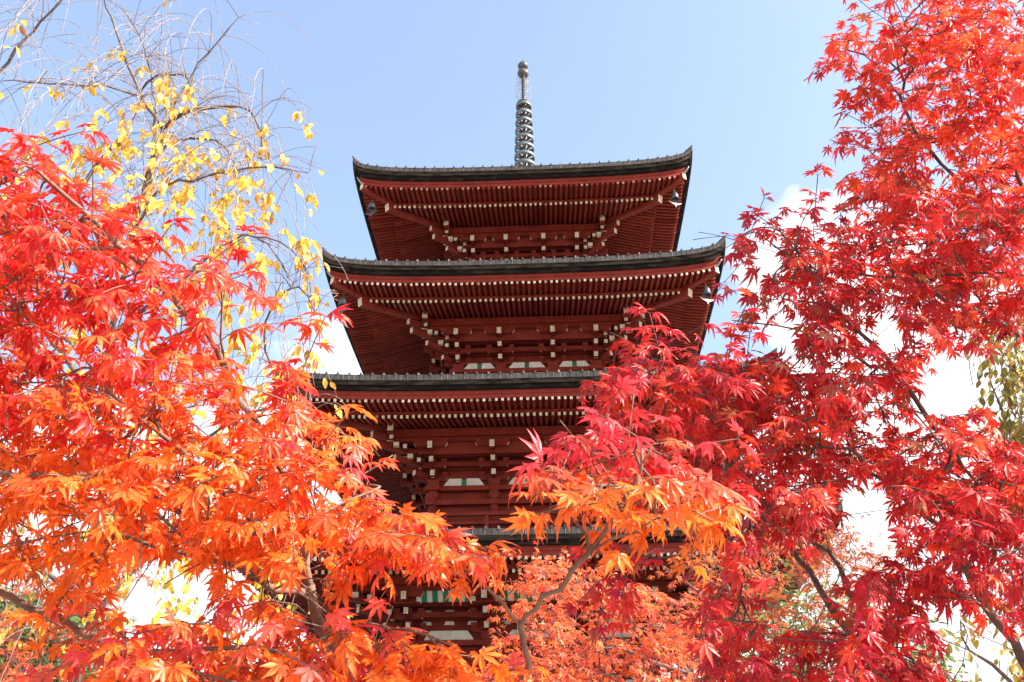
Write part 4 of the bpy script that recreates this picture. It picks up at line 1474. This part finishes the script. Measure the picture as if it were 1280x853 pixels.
far_maple('rusty small-leaved maple low on the far left, half hidden by big orange leaves', (30, 1500, 7.0),
          [[(35, 950, 7.0), (40, 850, 7.0)], [(40, 850, 7.0), (80, 750, 7.0), (110, 710, 7.0)], [(40, 850, 7.0), (-20, 790, 7.0)]],
          [([(50, 700), (140, 680), (160, 740), (80, 760)], 6.4, 7.4, 42, []), ([(-40, 770), (40, 765), (75, 810), (50, 870), (-40, 880)], 6.2, 7.4, 60, []), ([(0, 420), (60, 400), (90, 450), (20, 480)], 6.6, 7.2, 22, [])],
          0.06, ((0.46, 0.07, 0.02), (0.66, 0.17, 0.03)), 7.0, TMF, 4, M_BARKD, 0.05, 0.3, 0.85)
cherry()
bushy('pine_tree', 'dark green pine low in the far left corner behind yellow leaves', (40, 1400, 16.0),
      [[(45, 950, 16), (50, 850, 16), (60, 770, 16)], [(50, 850, 16), (0, 800, 16), (-60, 790, 16)]],
      [([(-60, 760), (40, 750), (100, 760), (105, 800), (110, 900), (-80, 900)], 13, 18, 480, [])], 0.16, (0.03, 0.07, 0.02), (0.10, 0.14, 0.03), TMF, 0.2, 0.12, 5, 0.7)
bushy('broadleaf_tree', 'green leafy tree low behind the red maple stems on the right', (1010, 1400, 19.0),
      [[(1010, 950, 19), (1010, 850, 19), (1020, 780, 19)], [(1010, 850, 19), (1090, 820, 19), (1140, 800, 19), (1200, 830, 19)]],
      [([(930, 770), (1000, 730), (1060, 740), (1120, 790), (1180, 810), (1180, 920), (920, 920)], 17, 21, 560, [])], 0.17, (0.05, 0.10, 0.025), (0.20, 0.24, 0.05), TO, 0.3, 0.14, 4, 0.8)
bushy('weeping_tree', 'olive and gold weeping tree at the right edge behind crimson leaves', (1330, 1400, 8.0),
      [[(1330, 950, 8), (1330, 700, 8), (1320, 500, 8), (1300, 400, 8)], [(1330, 700, 8), (1270, 560, 8), (1240, 480, 8)], [(1330, 950, 8), (1240, 830, 8), (1180, 800, 8)], [(1320, 500, 8), (1380, 430, 8)]],
      [([(1240, 400), (1300, 360), (1400, 380), (1420, 600), (1300, 600), (1240, 560)], 7.0, 9, 230, []), ([(1140, 790), (1200, 770), (1300, 780), (1400, 800), (1400, 900), (1140, 900)], 7.0, 9.0, 42, [])],
      0.10, (0.15, 0.14, 0.025), (0.36, 0.24, 0.035), TO, 1.6, 0.09, 5, 0.4, 0.8)

# cable from the eave corner
cb = MB()
H, W, B, IC, LF = ST[2]
p0 = np.array((W-0.2, -(W-0.2), H+0.18)); p1 = np.array((24.0, -10.0, 12.6))
cb.tube([p0*(1-q/20)+p1*(q/20)+np.array((0, 0, -1.0*math.sin(PI*q/20))) for q in range(21)], 0.012, M_CABLE, 5)
tag(cb.build('cable'), 'thin grey cable running off to the right from the pagoda eave corner', 'cable')
